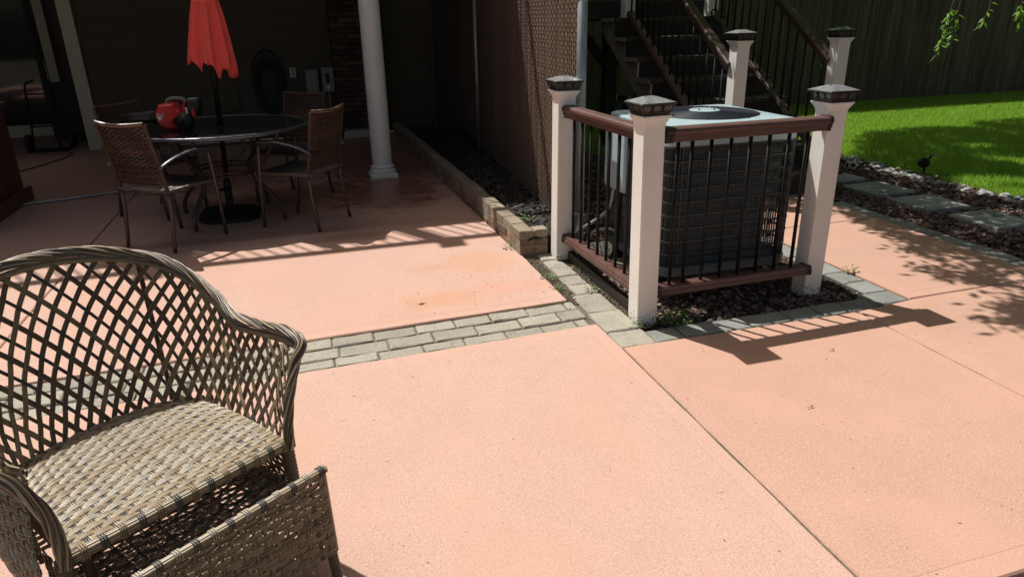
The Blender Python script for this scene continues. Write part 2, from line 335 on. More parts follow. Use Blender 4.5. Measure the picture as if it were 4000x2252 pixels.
for q_, (a, b, c, d) in enumerate(((-.2035, -.1935, -1.93, -.24), (1.1755, 1.1865, -1.93, -.25), (-9., -.27, 4.151, 4.161), (-9., -.235, 2.269, 2.28))): tag(MB().box(a, b, c, d, -.09, -.0075).build('joint_sand', MAT['sand'] if q_ < 2 else MAT['dirt']), kind='structure')
# ---- pavers
pav = thing('paver_walk', (0, 0, -.03), 'strips of grey concrete pavers laid between the patio slabs', None, kind='structure')
tag(MB().box(-3.6, -.20, .045, .42, -.2, -.016).build('joint_sand', MAT['sand'], pav), kind='structure'); tag(MB().box(-.23, .004, -.24, 1.27, -.2, -.0158).build('joint_sand', MAT['sand'], pav), kind='structure')
tag(MB().box(.004, 1.42, -.232, -.082, -.2, -.0162).build('joint_sand', MAT['sand'], pav), kind='structure'); tag(MB().box(1.42, 1.585, -.21, 2.9, -.2, -.0156).build('joint_sand', MAT['sand'], pav), kind='structure')
def paver(x0, x1, y0, y1, mat='paver', sl=True, z=None):
    gp = .0035; z = -.006+random.uniform(-.004, .003) if z is None else z
    m = MB(); ty = lambda x: tilt(x) if sl else 0
    wq = lambda: random.uniform(-.0035, .0035)
    P = [(x0+gp, y0+gp+ty(x0)), ((x0+x1)/2, y0+gp+ty((x0+x1)/2)+wq()*.7), (x1-gp, y0+gp+ty(x1)), (x1-gp-.001, (y0+y1)/2+wq()+ty(x1)), (x1-gp, y1-gp+ty(x1)), ((x0+x1)/2, y1-gp+ty((x0+x1)/2)+wq()*.7), (x0+gp, y1-gp+ty(x0)), (x0+gp+.001, (y0+y1)/2+wq()+ty(x0))]
    P = [(a+wq()*.6, b+wq()*.6) for a, b in P]
    m.poly(P, -.06, z, .006, 0, .0018)
    return m.build('paver', MAT[mat], pav)
for (ya, yb, js, pitch) in ((.294, .404, [-.212, -.27, -.50, -.71, -.91, -1.12, -1.34, -1.55], .213), (.166, .288, [-.212, -.355, -.58, -.82, -1.05, -1.28, -1.52], .235), (.066, .160, [-.235, -.30, -.49, -.69, -.91, -1.12, -1.34, -1.55], .213)):
    while js[-1] > -3.4: js.append(js[-1]-pitch+random.uniform(-.006, .006))
    for a, b in zip(js, js[1:]): paver(b, a, ya, yb)
cj = [1.262, 1.13, .97, .81, .65, .49, .215, -.05, -.235]
for i, (a, b) in enumerate(zip(cj, cj[1:])):
    xl = -.138-.02*(1-b) if i < 5 else (-.185 if i == 5 else -.197)
    paver(xl, -.002, b, a, sl=False)
fx = [-.002, .165, .39, .557, .797, .99, 1.175, 1.352]
for a, b in zip(fx, fx[1:]): paver(a, b, -.226, -.086, 'paver_cool', False)
paver(1.352, 1.578, -.20, -.045, 'paver_cool', False)
y = -.045
while y < 2.9: paver(1.42, 1.578, y, y+.172, 'paver_cool', False); y += .172
y = 1.74
while y > -2.4: paver(2.645, 2.795, y-.205, y, 'paver_cool', False); y -= .205
x = -.5
while x < 1.6: paver(x, x+.205, -2.09, -1.94, 'paver_cool', False); x += .205

# ---- chips, rocks, mulch scattered as ground cover
def scatter(name, n, region, size, mats, zf, flat=.6, elong=1.0, label=None, seed=1, parent=None):
    r = np.random.default_rng(seed); oct_ = np.array([(1, 0, 0), (0, 1, 0), (-1, 0, 0), (0, -1, 0), (0, 0, 1), (0, 0, -1)], float)
    tri = [(0, 1, 4), (1, 2, 4), (2, 3, 4), (3, 0, 4), (1, 0, 5), (2, 1, 5), (3, 2, 5), (0, 3, 5)]
    m = MB(); k = 0
    while k < n:
        p = region(r)
        if p is None: continue
        s_ = size*r.uniform(.5, 1.35); v = oct_*(1+r.uniform(-.35, .35, (6, 1)))+r.uniform(-.3, .3, (6, 3))
        v *= np.array([elong, 1/elong**.5, flat])*s_*.5
        a, b, c_ = r.uniform(0, 2*PI), r.uniform(-.6, .6), r.uniform(-.6, .6)
        R_ = np.array(Matrix.Rotation(a, 3, 'Z') @ Matrix.Rotation(b, 3, 'X') @ Matrix.Rotation(c_, 3, 'Y'))
        v = v@R_.T + np.array([p[0], p[1], zf(p[0], p[1])+r.uniform(0, .4)*s_*flat])
        m.add(v.tolist(), tri, int(r.integers(0, len(mats)))); k += 1
    o = m.build(name, mats, parent); tag(o, label, kind='stuff'); return o
rect = lambda x0, x1, y0, y1: (lambda r: (r.uniform(x0, x1), r.uniform(y0, y1)))
FX = lambda y: .14+.083*(y-1.17)          # the chain link fence line
MB().box(.0, 1.42, -.085, 7.3, -.12, -.03).build('bed_soil', MAT['soil'])['kind'] = 'structure'
scatter('lava_gravel', 2600, rect(.0, 1.41, -.08, 1.3), .034, MAT['rock'], lambda x, y: -.024, label='reddish brown lava gravel inside and before the white railing', seed=2)
scatter('lava_gravel', 2600, lambda r: (lambda x, y: (x, y) if x > FX(y)+.02 else None)(r.uniform(.1, 1.62), r.uniform(1.3, 4.5)), .05, MAT['rock'], lambda x, y: -.02, label='lava gravel behind the air conditioner beside the chain link fence', seed=3)
# mulch bed between brick wall and chain link fence
m = MB(); m.add([(-.16, 1.39, .10), (FX(1.39)-.02, 1.39, .10), (FX(6.9)-.02, 6.9, .06), (-.24, 6.9, .06), (-.16, 1.39, -.03), (FX(1.39)-.02, 1.39, -.03)], [(0, 1, 2, 3), (4, 5, 1, 0)])
tag(m.build('mulch_bed', MAT['soil']), kind='structure')
scatter('mulch', 5200, lambda r: (lambda x, y: (x, y) if x < FX(y)+.01 else None)(r.uniform(-.17, .6), 1.28+5.6*r.uniform(0, 1)**1.5), .038, MAT['mulch'], lambda x, y: .105-.007*(y-1.3), .3, 1.9, 'black bark mulch between brick wall and chain link fence', 4)
# bed right of the patio
MB().box(2.80, 4.4, -3, 5.5, -.2, -.035).build('bed_soil', MAT['soil'])['kind'] = 'structure'
scatter('lava_gravel', 13000, lambda r: (r.uniform(2.8, 4.25), r.uniform(-.3, 4.0)), .038, MAT['rock'], lambda x, y: -.025, label='brown lava gravel bed holding the stepping stones', seed=5)
# lawn
xl = lambda y: 4.22+.10*max(0, 1.9-y)+.05*math.sin(y*3)
m = MB(); P = [(xl(-2), -2, -.02)]
m.add([(xl(-3), -3, -.03), (40, -3, -.03), (40, 7.44, -.03), (1.62, 7.44, -.03), (1.62, 4.6, -.03), (4.2, 4.2, -.03)], [(0, 1, 2, 3, 4, 5)])
lawn = m.build('lawn', MAT['grass_base']); tag(lawn, kind='structure')
def grass(n, seed):
    r = np.random.default_rng(seed)
    x = r.uniform(1.7, 13.5, n*3); yv = r.uniform(.2, 7.42, n*3)
    lim = 4.24+.10*np.clip(1.9-yv, 0, 9)+.05*np.sin(yv*3)+r.normal(0, .035, n*3)
    lim = np.where(yv > 4.1, np.where(yv > 4.6, 1.7, 4.1), lim)
    # leave out what lies beyond the right edge of the view
    vis = (yv+3.01) > (x+1.57)*.70
    ok = (x > lim) & vis; x = x[ok][:n]; yv = yv[ok][:n]; n = len(x)
    clump = .7+.5*np.sin(x*2.1+np.sin(yv*1.7)*2)*np.sin(yv*2.6)
    h = r.uniform(.028, .062, n)*(.9+.25*clump); a = r.uniform(0, 2*PI, n); wd = r.uniform(.0035, .006, n); ln = r.uniform(.0, .035, n); b = r.uniform(0, 2*PI, n)
    V = np.zeros((n, 3, 3)); V[:, 0] = np.stack([x-wd*np.cos(a), yv-wd*np.sin(a), np.full(n, -.03)], 1); V[:, 1] = np.stack([x+wd*np.cos(a), yv+wd*np.sin(a), np.full(n, -.03)], 1)
    V[:, 2] = np.stack([x+ln*np.cos(b), yv+ln*np.sin(b), h-.03], 1)
    me = bpy.data.meshes.new('grass'); me.vertices.add(n*3); me.vertices.foreach_set('co', V.reshape(-1)); me.loops.add(n*3); me.loops.foreach_set('vertex_index', np.arange(n*3, dtype=np.int32))
    me.polygons.add(n); me.polygons.foreach_set('loop_start', np.arange(0, n*3, 3, dtype=np.int32)); me.polygons.foreach_set('material_index', (r.uniform(0, 1, n) < .22).astype(np.int32))
    me.materials.append(MAT['grass']); me.materials.append(MAT['grass2']); me.update(calc_edges=True); me.validate()
    o = bpy.data.objects.new('grass', me); COL.objects.link(o); return tag(o, 'mown green lawn grass in front of the wood fence', kind='stuff')
grass(230000, 3)

# ================================================================ HOUSE
house = thing('house', (-2.6, 7.3, 0), 'dim tan sided house wall under the deck behind the table', 'house')
# backing wall, siding boards (each lapped board a part)
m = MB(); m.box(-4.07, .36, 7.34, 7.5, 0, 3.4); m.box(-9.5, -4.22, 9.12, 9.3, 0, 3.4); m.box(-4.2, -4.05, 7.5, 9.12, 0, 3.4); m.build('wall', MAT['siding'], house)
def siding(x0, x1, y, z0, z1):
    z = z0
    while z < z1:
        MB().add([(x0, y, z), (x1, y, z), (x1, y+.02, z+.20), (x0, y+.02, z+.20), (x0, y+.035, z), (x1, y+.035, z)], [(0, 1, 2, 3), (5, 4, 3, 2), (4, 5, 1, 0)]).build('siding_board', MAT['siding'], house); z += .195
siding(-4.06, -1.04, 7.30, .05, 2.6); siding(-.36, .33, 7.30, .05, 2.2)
m = MB(); m.cbox(-4.225, -4.07, 7.26, 7.42, 0, 3.4, .004); m.build('corner_trim', MAT['trim'], house)
m = MB(); m.cbox(-4.97, -4.85, 9.0, 9.12, 0, 3.4, .004); m.build('door_trim', MAT['trim'], house)
m = MB(); m.cbox(-6.9, -5.0, 8.98, 9.12, .0, .16, .004); m.build('door_sill', MAT['trim'], house)
fr = MB(); fr.box(-6.9, -5.0, 9.06, 9.1, .16, 3.0); pf = fr.build('patio_door', MAT['glassdoor'], house)
for a in (-5.06, -5.95, -6.86): MB().box(a-.035, a+.035, 9.03, 9.06, .16, 3.0).build('door_stile', MAT['darkwood'], pf)
# brick pier in the house wall, each brick a part
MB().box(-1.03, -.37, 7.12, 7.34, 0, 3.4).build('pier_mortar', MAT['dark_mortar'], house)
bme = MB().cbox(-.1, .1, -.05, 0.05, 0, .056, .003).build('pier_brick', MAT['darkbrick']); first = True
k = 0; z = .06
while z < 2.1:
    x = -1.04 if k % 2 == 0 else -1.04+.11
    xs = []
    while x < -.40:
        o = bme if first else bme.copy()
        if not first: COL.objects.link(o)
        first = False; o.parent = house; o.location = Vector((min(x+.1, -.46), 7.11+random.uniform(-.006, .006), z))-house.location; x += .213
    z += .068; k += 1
# upper storey and roof, above the frame: they shut out the sky behind the deck
m = MB(); m.box(-10, .4, 7.3, 7.5, 3.6, 6.1); m.build('upper_wall', MAT['siding'], house)
m = MB(); m.add([(-10.4, 6.9, 6.0), (.9, 6.9, 6.0), (.9, 12, 8.4), (-10.4, 12, 8.4), (-10.4, 6.9, 6.12), (.9, 6.9, 6.12), (.9, 12, 8.52), (-10.4, 12, 8.52)], [(3, 2, 1, 0), (4, 5, 6, 7), (0, 1, 5, 4), (1, 2, 6, 5), (2, 3, 7, 6), (3, 0, 4, 7)]); m.build('roof', MAT['roofing'], house)
MB().box(-10, -9.5, 2, 12, 0, 6.1).build('side_wall', MAT['siding'], house)
# wall fittings
t = thing('hose_reel', (-1.9, 7.28, .4), 'black hose reel with coiled hose on the dim house wall', 'hose reel')
m = MB(); m.lathe([(.02, 0), (.2, 0), (.21, .02), (.2, .05), (.02, .05)], n=28); o = m.build('reel_back', MAT['rubber']); 
o.parent = t; o.data.transform(Matrix.Scale(1.9, 4, (0, 1, 0))); o.data.transform(Matrix.Rotation(PI/2, 4, 'X')); o.location = (0, 0, .38)
for q in range(5):
    MB().tube([(-1.9+(.12+.012*q)*math.sin(a), 7.19-.01*q, .70+(.26+.02*q)*math.cos(a)) for a in np.linspace(0, 2*PI, 28)], .014, 6).build('hose_coil', MAT['rubber'], t, True)
for (x0, x1, z0, z1, nm, lb) in ((-1.42, -1.26, .60, .90, 'disconnect_box', 'plain grey electrical box, the one nearer the outlet'), (-1.21, -1.05, .60, .92, 'meter_box', 'grey electrical box with dark breaker window beside brick pier')):
    t = thing(nm, ((x0+x1)/2, 7.28, z0), lb, 'electrical box', 'boxes on the house wall')
    MB().box(x0, x1, 7.16, 7.28, z0, z1).build('body', MAT['greybox'], t); MB().cbox(x0+.01, x1-.01, 7.145, 7.158, z0+.01, z1-.01, .002).build('cover', MAT['greybox'], t)
    MB().tube([((x0+x1)/2, 7.22, z0), ((x0+x1)/2, 7.22, 0.02)], .012, 8).build('conduit', MAT['greybox'], t)
    if nm == 'meter_box':
        MB().box(x0+.05, x0+.10, 7.138, 7.146, z0+.12, z0+.25).build('breaker_window', MAT['black'], t); MB().box(x0+.055, x0+.095, 7.137, 7.146, z0+.04, z0+.085).build('tag', MAT['plate'], t)
t = thing('outlet', (-1.58, 7.28, .8), 'white wall outlet with plugs right of the hose reel', 'outlet')
MB().cbox(-1.62, -1.54, 7.26, 7.28, .80, .93, .003).build('plate', MAT['plate'], t)
for z in (.83, .885): MB().box(-1.60, -1.56, 7.235, 7.262, z, z+.03).build('plug', MAT['greybox'], t)
t = thing('vent_cover', (-2.43, 7.28, .4), 'square tan vent cover on the siding behind the pole', 'vent')
MB().cbox(-2.55, -2.32, 7.25, 7.28, .40, .64, .004).build('frame', MAT['siding'], t); MB().cbox(-2.50, -2.37, 7.235, 7.25, .45, .59, .004).build('flap', MAT['siding'], t)
# rocks at the pier foot
t = thing('kerb_stone', (-.75, 6.98, 0), 'pale stone block lying at the foot of the brick pier', 'stone')
MB().cbox(-1.0, -.5, 6.9, 7.06, -.03, .09, .02, 0, .006, .01).build('block', MAT['concrete'], t)
# dark utility door right of the siding
t = thing('utility_door', (.5, 7.3, 0), 'dark door in shadow between the siding and the chain link fence', 'door')
MB().box(.36, 1.35, 7.3, 7.36, 0, 2.6).build('panel', MAT['darkwood'], t)
MB().box(.33, .37, 7.27, 7.31, 0, 2.6).build('frame', MAT['siding'], t)

# ================================================================ RAISED DECK
DZ = 3.6; DY = 3.95
deck = thing('raised_deck', (-4, 5.5, 3.3), 'raised deck over the back of the patio carried by the white column', 'deck')
y = DY+.03
while y < 7.25:
    MB().box(-9.5, 1.45, y, y+.137, DZ-.028, DZ).build('deck_board', MAT['deckboard'], deck); y += .143
MB().box(-9.5, 1.45, DY, DY+.03, DZ-.26, DZ).build('fascia', MAT['white'], deck)
MB().box(1.42, 1.449, DY+.03, 7.3, DZ-.26, DZ-.03).build('fascia', MAT['white'], deck)
MB().box(-9.5, 1.4, 4.13, 4.33, DZ-.44, DZ-.262).build('beam', MAT['white'], deck)
for k in range(26): MB().box(-9.3+k*.42, -9.26+k*.42, DY+.03, 7.28, DZ-.25, DZ-.03).build('joist', MAT['treadwood'], deck)
# white round column
t = thing('porch_column', (-.806, 4.23, 0), 'round white porch column standing on the wet patio', 'column')
m = MB(); m.lathe([(.10, .1), (.101, .5), (.1, 1.3), (.093, 2.6), (.09, DZ-.45)], (-.806, 4.23, 0), 40, cap=(False, False)); m.build('shaft', MAT['column'], t, True)
m = MB(); m.lathe([(.118, .035), (.129, .045), (.131, .06), (.126, .075), (.112, .083), (.112, .09), (.12, .097), (.118, .108), (.104, .118), (.1, .12)], (-.806, 4.23, 0), 40, cap=(False, False)); m.build('base_ring', MAT['column'], t, True)
MB().cbox(-.806-.137, -.806+.137, 4.093, 4.367, 0, .036, .003).build('plinth', MAT['column'], t)

# ================================================================ WHITE POSTS WITH SOLAR CAPS, RAILINGS
PW = .113
def make_post(H, name='railing_post'):
    root = bpy.data.objects.new(name, None); COL.objects.link(root); h = PW/2
    m = MB(); c = .004
    ring = lambda s, z: [(-s+c, -s, z), (s-c, -s, z), (s, -s+c, z), (s, s-c, z), (s-c, s, z), (-s+c, s, z), (-s, s-c, z), (-s, -s+c, z)]
    m.loft([ring(h, -.03), ring(h, H)], 0); m.build('shaft', MAT['white'], root)
    m = MB(); rr = []
    for s, z in ((h+.002, H-.004), (h+.003, H+.014), (h+.008, H+.017), (h+.009, H+.026), (h+.015, H+.030), (h+.016, H+.038), (h+.021, H+.040), (h+.021, H+.048), (h+.002, H+.049)): rr.append(ring(s, z))
    m.loft(rr); m.build('collar', MAT['white'], root)
    cap = MB(); z = H+.049
    cap.loft([ring(.070, z), ring(.072, z+.018), ring(.066, z+.018), ring(.066, z+.05)], 0)
    cb = cap.build('cap_light', MAT['cap_black'], root)
    m = MB(); m.loft([ring(.069, z+.016), ring(.079, z+.050)], 0, (False, False)); m.build('lens', MAT['lens'], cb)
    m = MB()
    for sx in (-1, 1):
        for sy_ in (-1, 1):
            m.bar((sx*.071, sy_*.071, z+.014), (sx*.082, sy_*.082, z+.052), .008, .008)
        for q in (-.3, .32):
            m.bar((sx*.071, q*.07, z+.014), (sx*.0815, q*.12, z+.052), .006, .006); m.bar((q*.07, sx*.071, z+.014), (q*.12, sx*.0815, z+.052), .006, .006)
            m.bar((sx*.071, q*.12, z+.014), (sx*.0815, q*.04, z+.052), .004, .004); m.bar((q*.12, sx*.071, z+.014), (q*.04, sx*.0815, z+.052), .004, .004)
    m.build('lens_frame', MAT['cap_black'], cb)
    m = MB(); m.loft([ring(.083, z+.046), ring(.095, z+.050), ring(.096, z+.056), ring(.091, z+.060)], 1); 
    m.loft([ring(.0905, z+.0595), ring(.034, z+.080), ring(.028, z+.082)], 0, (False, True))
    m.bar((-.055, -.091, z+.061), (-.030, .0, z+.0835), .0025, .002, 1)
    m.build('cap_roof', [MAT['cap_roof'], MAT['cap_black']], cb)
    return root
P0 = make_post(1.015); P0.location = (PW/2, PW/2, 0)
tag(P0, 'nearest white post, at the front corner where the two railings meet', 'post', 'white posts with black solar caps')
def mkpost(loc, lab, H=None, rot=(0, 0, 0)):
    o = make_post(H) if H else copy_tree(P0); o.location = loc; o.rotation_euler = rot
    tag(o, lab, 'post', 'white posts with black solar caps'); return o
RX = 1.081; RYY = .03
mkpost((RX+PW/2, RYY+PW/2+.03, 0), 'white post at the patio side end of the front railing')
mkpost((-.045+PW/2, 1.103+PW/2, .02), 'white post at the brick wall end of the side railing', rot=(0, math.radians(.5), 0))
P0.rotation_euler = (0, math.radians(-.9), 0)
NA = (1.90, 2.13); NB = (2.872, 2.13)
mkpost((*NA, 0), 'tall white newel post left of the stair foot behind the air conditioner', 1.25)
mkpost((*NB, 0), 'tall white newel post right of the stair foot nearest the lawn', 1.25)
mkpost((1.857, 4.13, 1.48), 'white post on the left of the stair top', .95)
mkpost((2.845, 4.13, 1.48), 'white post on the right of the stair top', .95)

TOPP = [(-.030, 0), (.030, 0), (.030, .014), (.036, .018), (.036, .034), (.043, .040), (.045, .052), (.040, .064), (.028, .070), (-.028, .070), (-.040, .064), (-.045, .052), (-.043, .040), (-.036, .034), (-.036, .018), (-.030, .014)]
BOTP = [(-.040, 0), (.040, 0), (.041, .022), (.036, .028), (.035, .040), (.028, .048), (-.028, .048), (-.035, .040), (-.036, .028), (-.041, .022)]
def prof_bar(a, b, prof, up_=(0, 0, 1)):
    a = Vector(a); b = Vector(b); t_ = (b-a).normalized(); x = t_.cross(Vector(up_)).normalized(); y_ = x.cross(t_)
    m = MB(); m.loft([[a+x*p+y_*q for p, q in prof], [b+x*p+y_*q for p, q in prof]]); return m
def railing(a, b, z0, z1, bal, lab, name='railing', mats=('rail', 'rail'), slopev=0, grp='brown railings round the air conditioner'):
    """a,b ends (x,y); z0 underside bottom rail, z1 underside of top rail"""
    t = thing(name, (a[0], a[1], z0), lab, 'railing', grp)
    A = Vector((*a, 0)); B = Vector((*b, slopev)); d = (B-A).normalized()
    prof_bar(A+Vector((0, 0, z1)), B+Vector((0, 0, z1)), TOPP).build('top_rail', MAT[mats[0]], t)
    prof_bar(A+Vector((0, 0, z0)), B+Vector((0, 0, z0)), BOTP).build('bottom_rail', MAT[mats[1]], t)
    big = [(p*1.07, (q-.035)*1.08+.035) for p, q in TOPP]; bg2 = [(p*1.07, (q-.024)*1.08+.024) for p, q in BOTP]
    if not slopev:
        prof_bar(A+Vector((0, 0, z1)), A+d*.045+Vector((0, 0, z1)), big).build('bracket', MAT['bracket'], t); prof_bar(B-d*.02+Vector((0, 0, z1)), B+Vector((0, 0, z1)), big).build('bracket', MAT['bracket'], t)
        prof_bar(A+Vector((0, 0, z0)), A+d*.025+Vector((0, 0, z0)), bg2).build('bracket', MAT['bracket'], t); prof_bar(B-d*.025+Vector((0, 0, z0)), B+Vector((0, 0, z0)), bg2).build('bracket', MAT['bracket'], t)
    pr = None
    for s in bal:
        q = A+(B-A)*s
        if pr is None:
            pr = MB().tube([(q.x, q.y, q.z+z0+.045), (q.x, q.y, q.z+z1+.004)], .0098, 10).build('baluster', MAT['black'], t, True); ql = pr.location.copy(); q0 = q.copy()
        else:
            c = pr.copy(); COL.objects.link(c); c.parent = t; c.location = pr.location+(q-q0)
    return t
yr = .0565
xs = [.205, .285, .395, .510, .625, .740, .860, .975]
railing((.113, yr), (1.09, yr+.02), .125, .925, [(x-.113)/(1.09-.113) for x in xs], 'short brown railing with black balusters facing the open patio')
ys = [.285, .40, .52, .64, .765, .89, 1.01]
railing((yr, .113), (.03, 1.10), .125, .925, [(y-.113)/(1.10-.113) for y in ys], 'brown railing with black balusters along the paver column')
# timber edging under the side railing
t = thing('timber_edging', (.05, .6, -.02), 'dark timber edging under the side railing', 'edging')
MB().cbox(.03, .062, .12, 1.09, -.03, .055, .004).build('board', MAT['darkwood'], t)
t = thing('timber_edging', (.6, .05, -.02), 'dark timber edging low behind the front railing', 'edging')

COL.objects.unlink(t)
# deck railing above (casts the barred shadow on the patio)
XP = [-9.2, -7.2, -5.97, -3.97, -1.97, .03]
for i, x in enumerate(XP):
    mkpost((x, DY+.09, DZ+.0), 'white upper deck edge post ' + ['at the far left end', 'over the storage cabinet', 'over the hand truck side', 'over the left armchairs', 'over the table right side', 'over the mulch bed'][i], None)
for ri, (a, b) in enumerate(zip(XP, XP[1:])):
    n = int((b-a)/.115); railing((a+.06, DY+.09), (b-.06, DY+.09), DZ+.08, DZ+.88, [(i+.5)/n for i in range(n)], 'upper deck edge railing ' + ['at the far left end', 'over the storage cabinet', 'over the patio door side', 'over the table', 'over the porch column'][ri], name='deck_railing', grp='railings along the upper deck')
for x0, x1, pl in ((-4.15, -3.72, 'unseen shadow blocker added on the upper deck above the table'), (-2.66, -2.36, 'unseen shadow blocker added on the upper deck nearer the column')):  # added out of view to shape dark gaps between the sunlit patches
    t = thing('shadow_blocker', ((x0+x1)/2, DY+.3, DZ), pl, 'shadow blocker', 'shadow blockers added on the upper deck')
    m = MB(); m.loft([[(x0, DY+.15, DZ), (x1, DY+.15, DZ), (x1, DY+.45, DZ), (x0, DY+.45, DZ)], [(x0-.08, DY+.13, DZ+.7), (x1+.08, DY+.13, DZ+.7), (x1+.08, DY+.47, DZ+.7), (x0-.08, DY+.47, DZ+.7)]]); m.build('box', MAT['treadwood'], t)

# ================================================================ AIR CONDITIONER
AX0, AX1, AY0, AY1, AZ0, AZ1 = .285, 1.10, .27, 1.06, .118, .945
ac = thing('air_conditioner', ((AX0+AX1)/2, (AY0+AY1)/2, .05), 'grey green air conditioner condenser inside the white railing', 'air conditioner')
def rsq(x0, x1, y0, y1, r, z, k=6):
    out = []
    for cx, cy_, a0 in ((x1-r, y1-r, 0), (x0+r, y1-r, PI/2), (x0+r, y0+r, PI), (x1-r, y0+r, 3*PI/2)):
        for i in range(k+1): a = a0+PI/2*i/k; out.append((cx+r*math.cos(a), cy_+r*math.sin(a), z))
    return out
RQ = lambda e, z, r=.07: rsq(AX0-e, AX1+e, AY0-e, AY1+e, r+e, z)
m = MB(); m.loft([RQ(.004, AZ0), RQ(.008, AZ0+.004), RQ(.008, AZ0+.05), RQ(.0, AZ0+.055), RQ(-.04, AZ0+.056)]); m.build('base_pan', MAT['ac_base'], ac, False)
m = MB(); m.loft([RQ(-.035, AZ0+.05), RQ(-.035, AZ1-.08)]); 
m2 = MB(); m2.loft([rsq(AX0+.035, AX1-.14, AY0+.035, AY1-.035, .05, AZ0+.05), rsq(AX0+.035, AX1-.14, AY0+.035, AY1-.035, .05, AZ1-.08)]); m2.build('coil', MAT['coil'], ac)
m = MB(); m.loft([RQ(-.03, AZ1-.10), RQ(.0, AZ1-.10), RQ(.0, AZ1-.012), RQ(.012, AZ1-.012), RQ(.013, AZ1-.002), RQ(.006, AZ1+.006), RQ(-.02, AZ1+.012)], 0, (False, False)); m.build('top_band', MAT['ac_paint'], ac)
# lid with round opening
cx, cy_ = (AX0+AX1)/2+.02, (AY0+AY1)/2; out = RQ(-.02, AZ1+.012); RF = .315
ring = []
for p in out:
    a = math.atan2(p[1]-cy_, p[0]-cx); ring.append((cx+RF*math.cos(a), cy_+RF*math.sin(a), AZ1+.020))
ring2 = [(cx+(p[0]-cx)*.97, cy_+(p[1]-cy_)*.97, AZ1-.02) for p in ring]
# densify by splitting edges so the circle reads round
def dens(A, circ, rad, z, k=4):
    o_ = []
    for i in range(len(A)):
        a, b = A[i], A[(i+1) % len(A)]
        for j in range(k):
            q = [a[w_]+(b[w_]-a[w_])*j/k for w_ in range(3)]
            if circ: an = math.atan2(q[1]-cy_, q[0]-cx); q = [cx+rad*math.cos(an), cy_+rad*math.sin(an), z]
            o_.append(tuple(q))
    return o_
m = MB(); m.loft([dens(out, False, 0, 0), dens(out, True, RF, AZ1+.020), dens(out, True, RF-.008, AZ1-.03)], 0, (False, False)); m.build('lid', MAT['ac_paint'], ac)
m = MB(); m.lathe([(.0, 0), (RF-.01, 0)], (cx, cy_, AZ1-.16), 40, cap=(False, False)); m.lathe([(RF-.008, -.16), (RF-.008, -.01)], (cx, cy_, AZ1), 40, cap=(False, False)); m.build('fan_well', MAT['wire'], ac)
fan = MB()
for k in range(3):
    a0 = k*2*PI/3+.4
    for j in range(5):
        a, b = a0+j*.2, a0+(j+1)*.2; z = AZ1-.11+j*.012
        fan.add([(cx+.06*math.cos(a), cy_+.06*math.sin(a), z), (cx+.28*math.cos(a), cy_+.28*math.sin(a), z), (cx+.28*math.cos(b), cy_+.28*math.sin(b), z+.012), (cx+.06*math.cos(b), cy_+.06*math.sin(b), z+.012)], [(0, 1, 2, 3)])
fan.lathe([(.07, -.12), (.07, -.05)], (cx, cy_, AZ1), 20); fan.build('fan', MAT['wire'], ac)
gd = MB()
for k in range(32):
    r_ = .085+k*(RF-.005-.085)/31; zz = AZ1+.030-.012*((r_/RF)**2)
    gd.tube([(cx+r_*math.cos(a), cy_+r_*math.sin(a), zz) for a in np.linspace(0, 2*PI, 49)], .0034, 6)
for k in range(8):
    a = k*PI/4+.3; gd.tube([(cx+.08*math.cos(a), cy_+.08*math.sin(a), AZ1+.026), (cx+(RF+.01)*math.cos(a), cy_+(RF+.01)*math.sin(a), AZ1+.018)], .003, 5)
gd.build('fan_guard', MAT['wire'], ac, True)
hub = MB(); hub.lathe([(.0, .0), (.088, .0), (.088, .006), (.08, .009), (0, .010)], (cx, cy_, AZ1+.030), 32); hub = hub.build('hub_plate', MAT['ac_paint'], ac)
for k in range(4):
    a = k*PI/2+.5; MB().lathe([(.006, 0), (.006, .006), (.004, .010), (0, .010)], (cx+.062*math.cos(a), cy_+.062*math.sin(a), AZ1+.040), 8).build('bolt', MAT['galv'], hub)
# louvered guard: bands and slot bars all round
NBAND = 9; zb0, zb1 = AZ0+.055, AZ1-.10; bh = (zb1-zb0)/NBAND
for k in range(NBAND+1):
    z = zb0+k*bh; m = MB(); m.loft([RQ(-.005, z-.006), RQ(.003, z-.005), RQ(.003, z+.005), RQ(-.005, z+.006)], 0, (False, False)); m.build('grille_band', MAT['ac_dark'], ac)
per = []
def along(pts, step):
    L_ = [0]
    for a, b in zip(pts, pts[1:]+pts[:1]): L_.append(L_[-1]+math.dist(a, b))
    tot = L_[-1]; n = int(tot/step); o_ = []
    for i in range(n):
        s_ = i*tot/n; j = max(q for q in range(len(L_)-1) if L_[q] <= s_); a, b = pts[j], pts[(j+1) % len(pts)]; f = (s_-L_[j])/max(1e-9, L_[j+1]-L_[j])
        d = Vector((b[0]-a[0], b[1]-a[1], 0)).normalized(); o_.append((a[0]+(b[0]-a[0])*f, a[1]+(b[1]-a[1])*f, d))
    return o_
gb = MB()
for (x, y, d) in along(RQ(-.002, 0), .0215):
    nn = Vector((d.y, -d.x, 0))
    p = Vector((x, y, 0)); hw = .0062
    vs = [p-d*hw-nn*.006, p-nn*0+d*0+nn*.003, p+d*hw-nn*.006]
    front = y < AY0+.02 and AX0+.10 < x < AX1-.06
    if front:
        for kb in range(NBAND): gb.loft([[v+Vector((0, 0, zb0+kb*bh+bh-.030)) for v in vs], [v+Vector((0, 0, zb0+kb*bh+bh-.008)) for v in vs]], 0, (True, False))
    else: gb.loft([[v+Vector((0, 0, zb0)) for v in vs], [v+Vector((0, 0, zb1)) for v in vs]], 0, (False, False))
o = gb.build('grille_bars', MAT['ac_dark'], ac); o['kind'] = 'stuff'
gm = MB()   # fine coil guard mesh behind the louvers, on the front and left faces
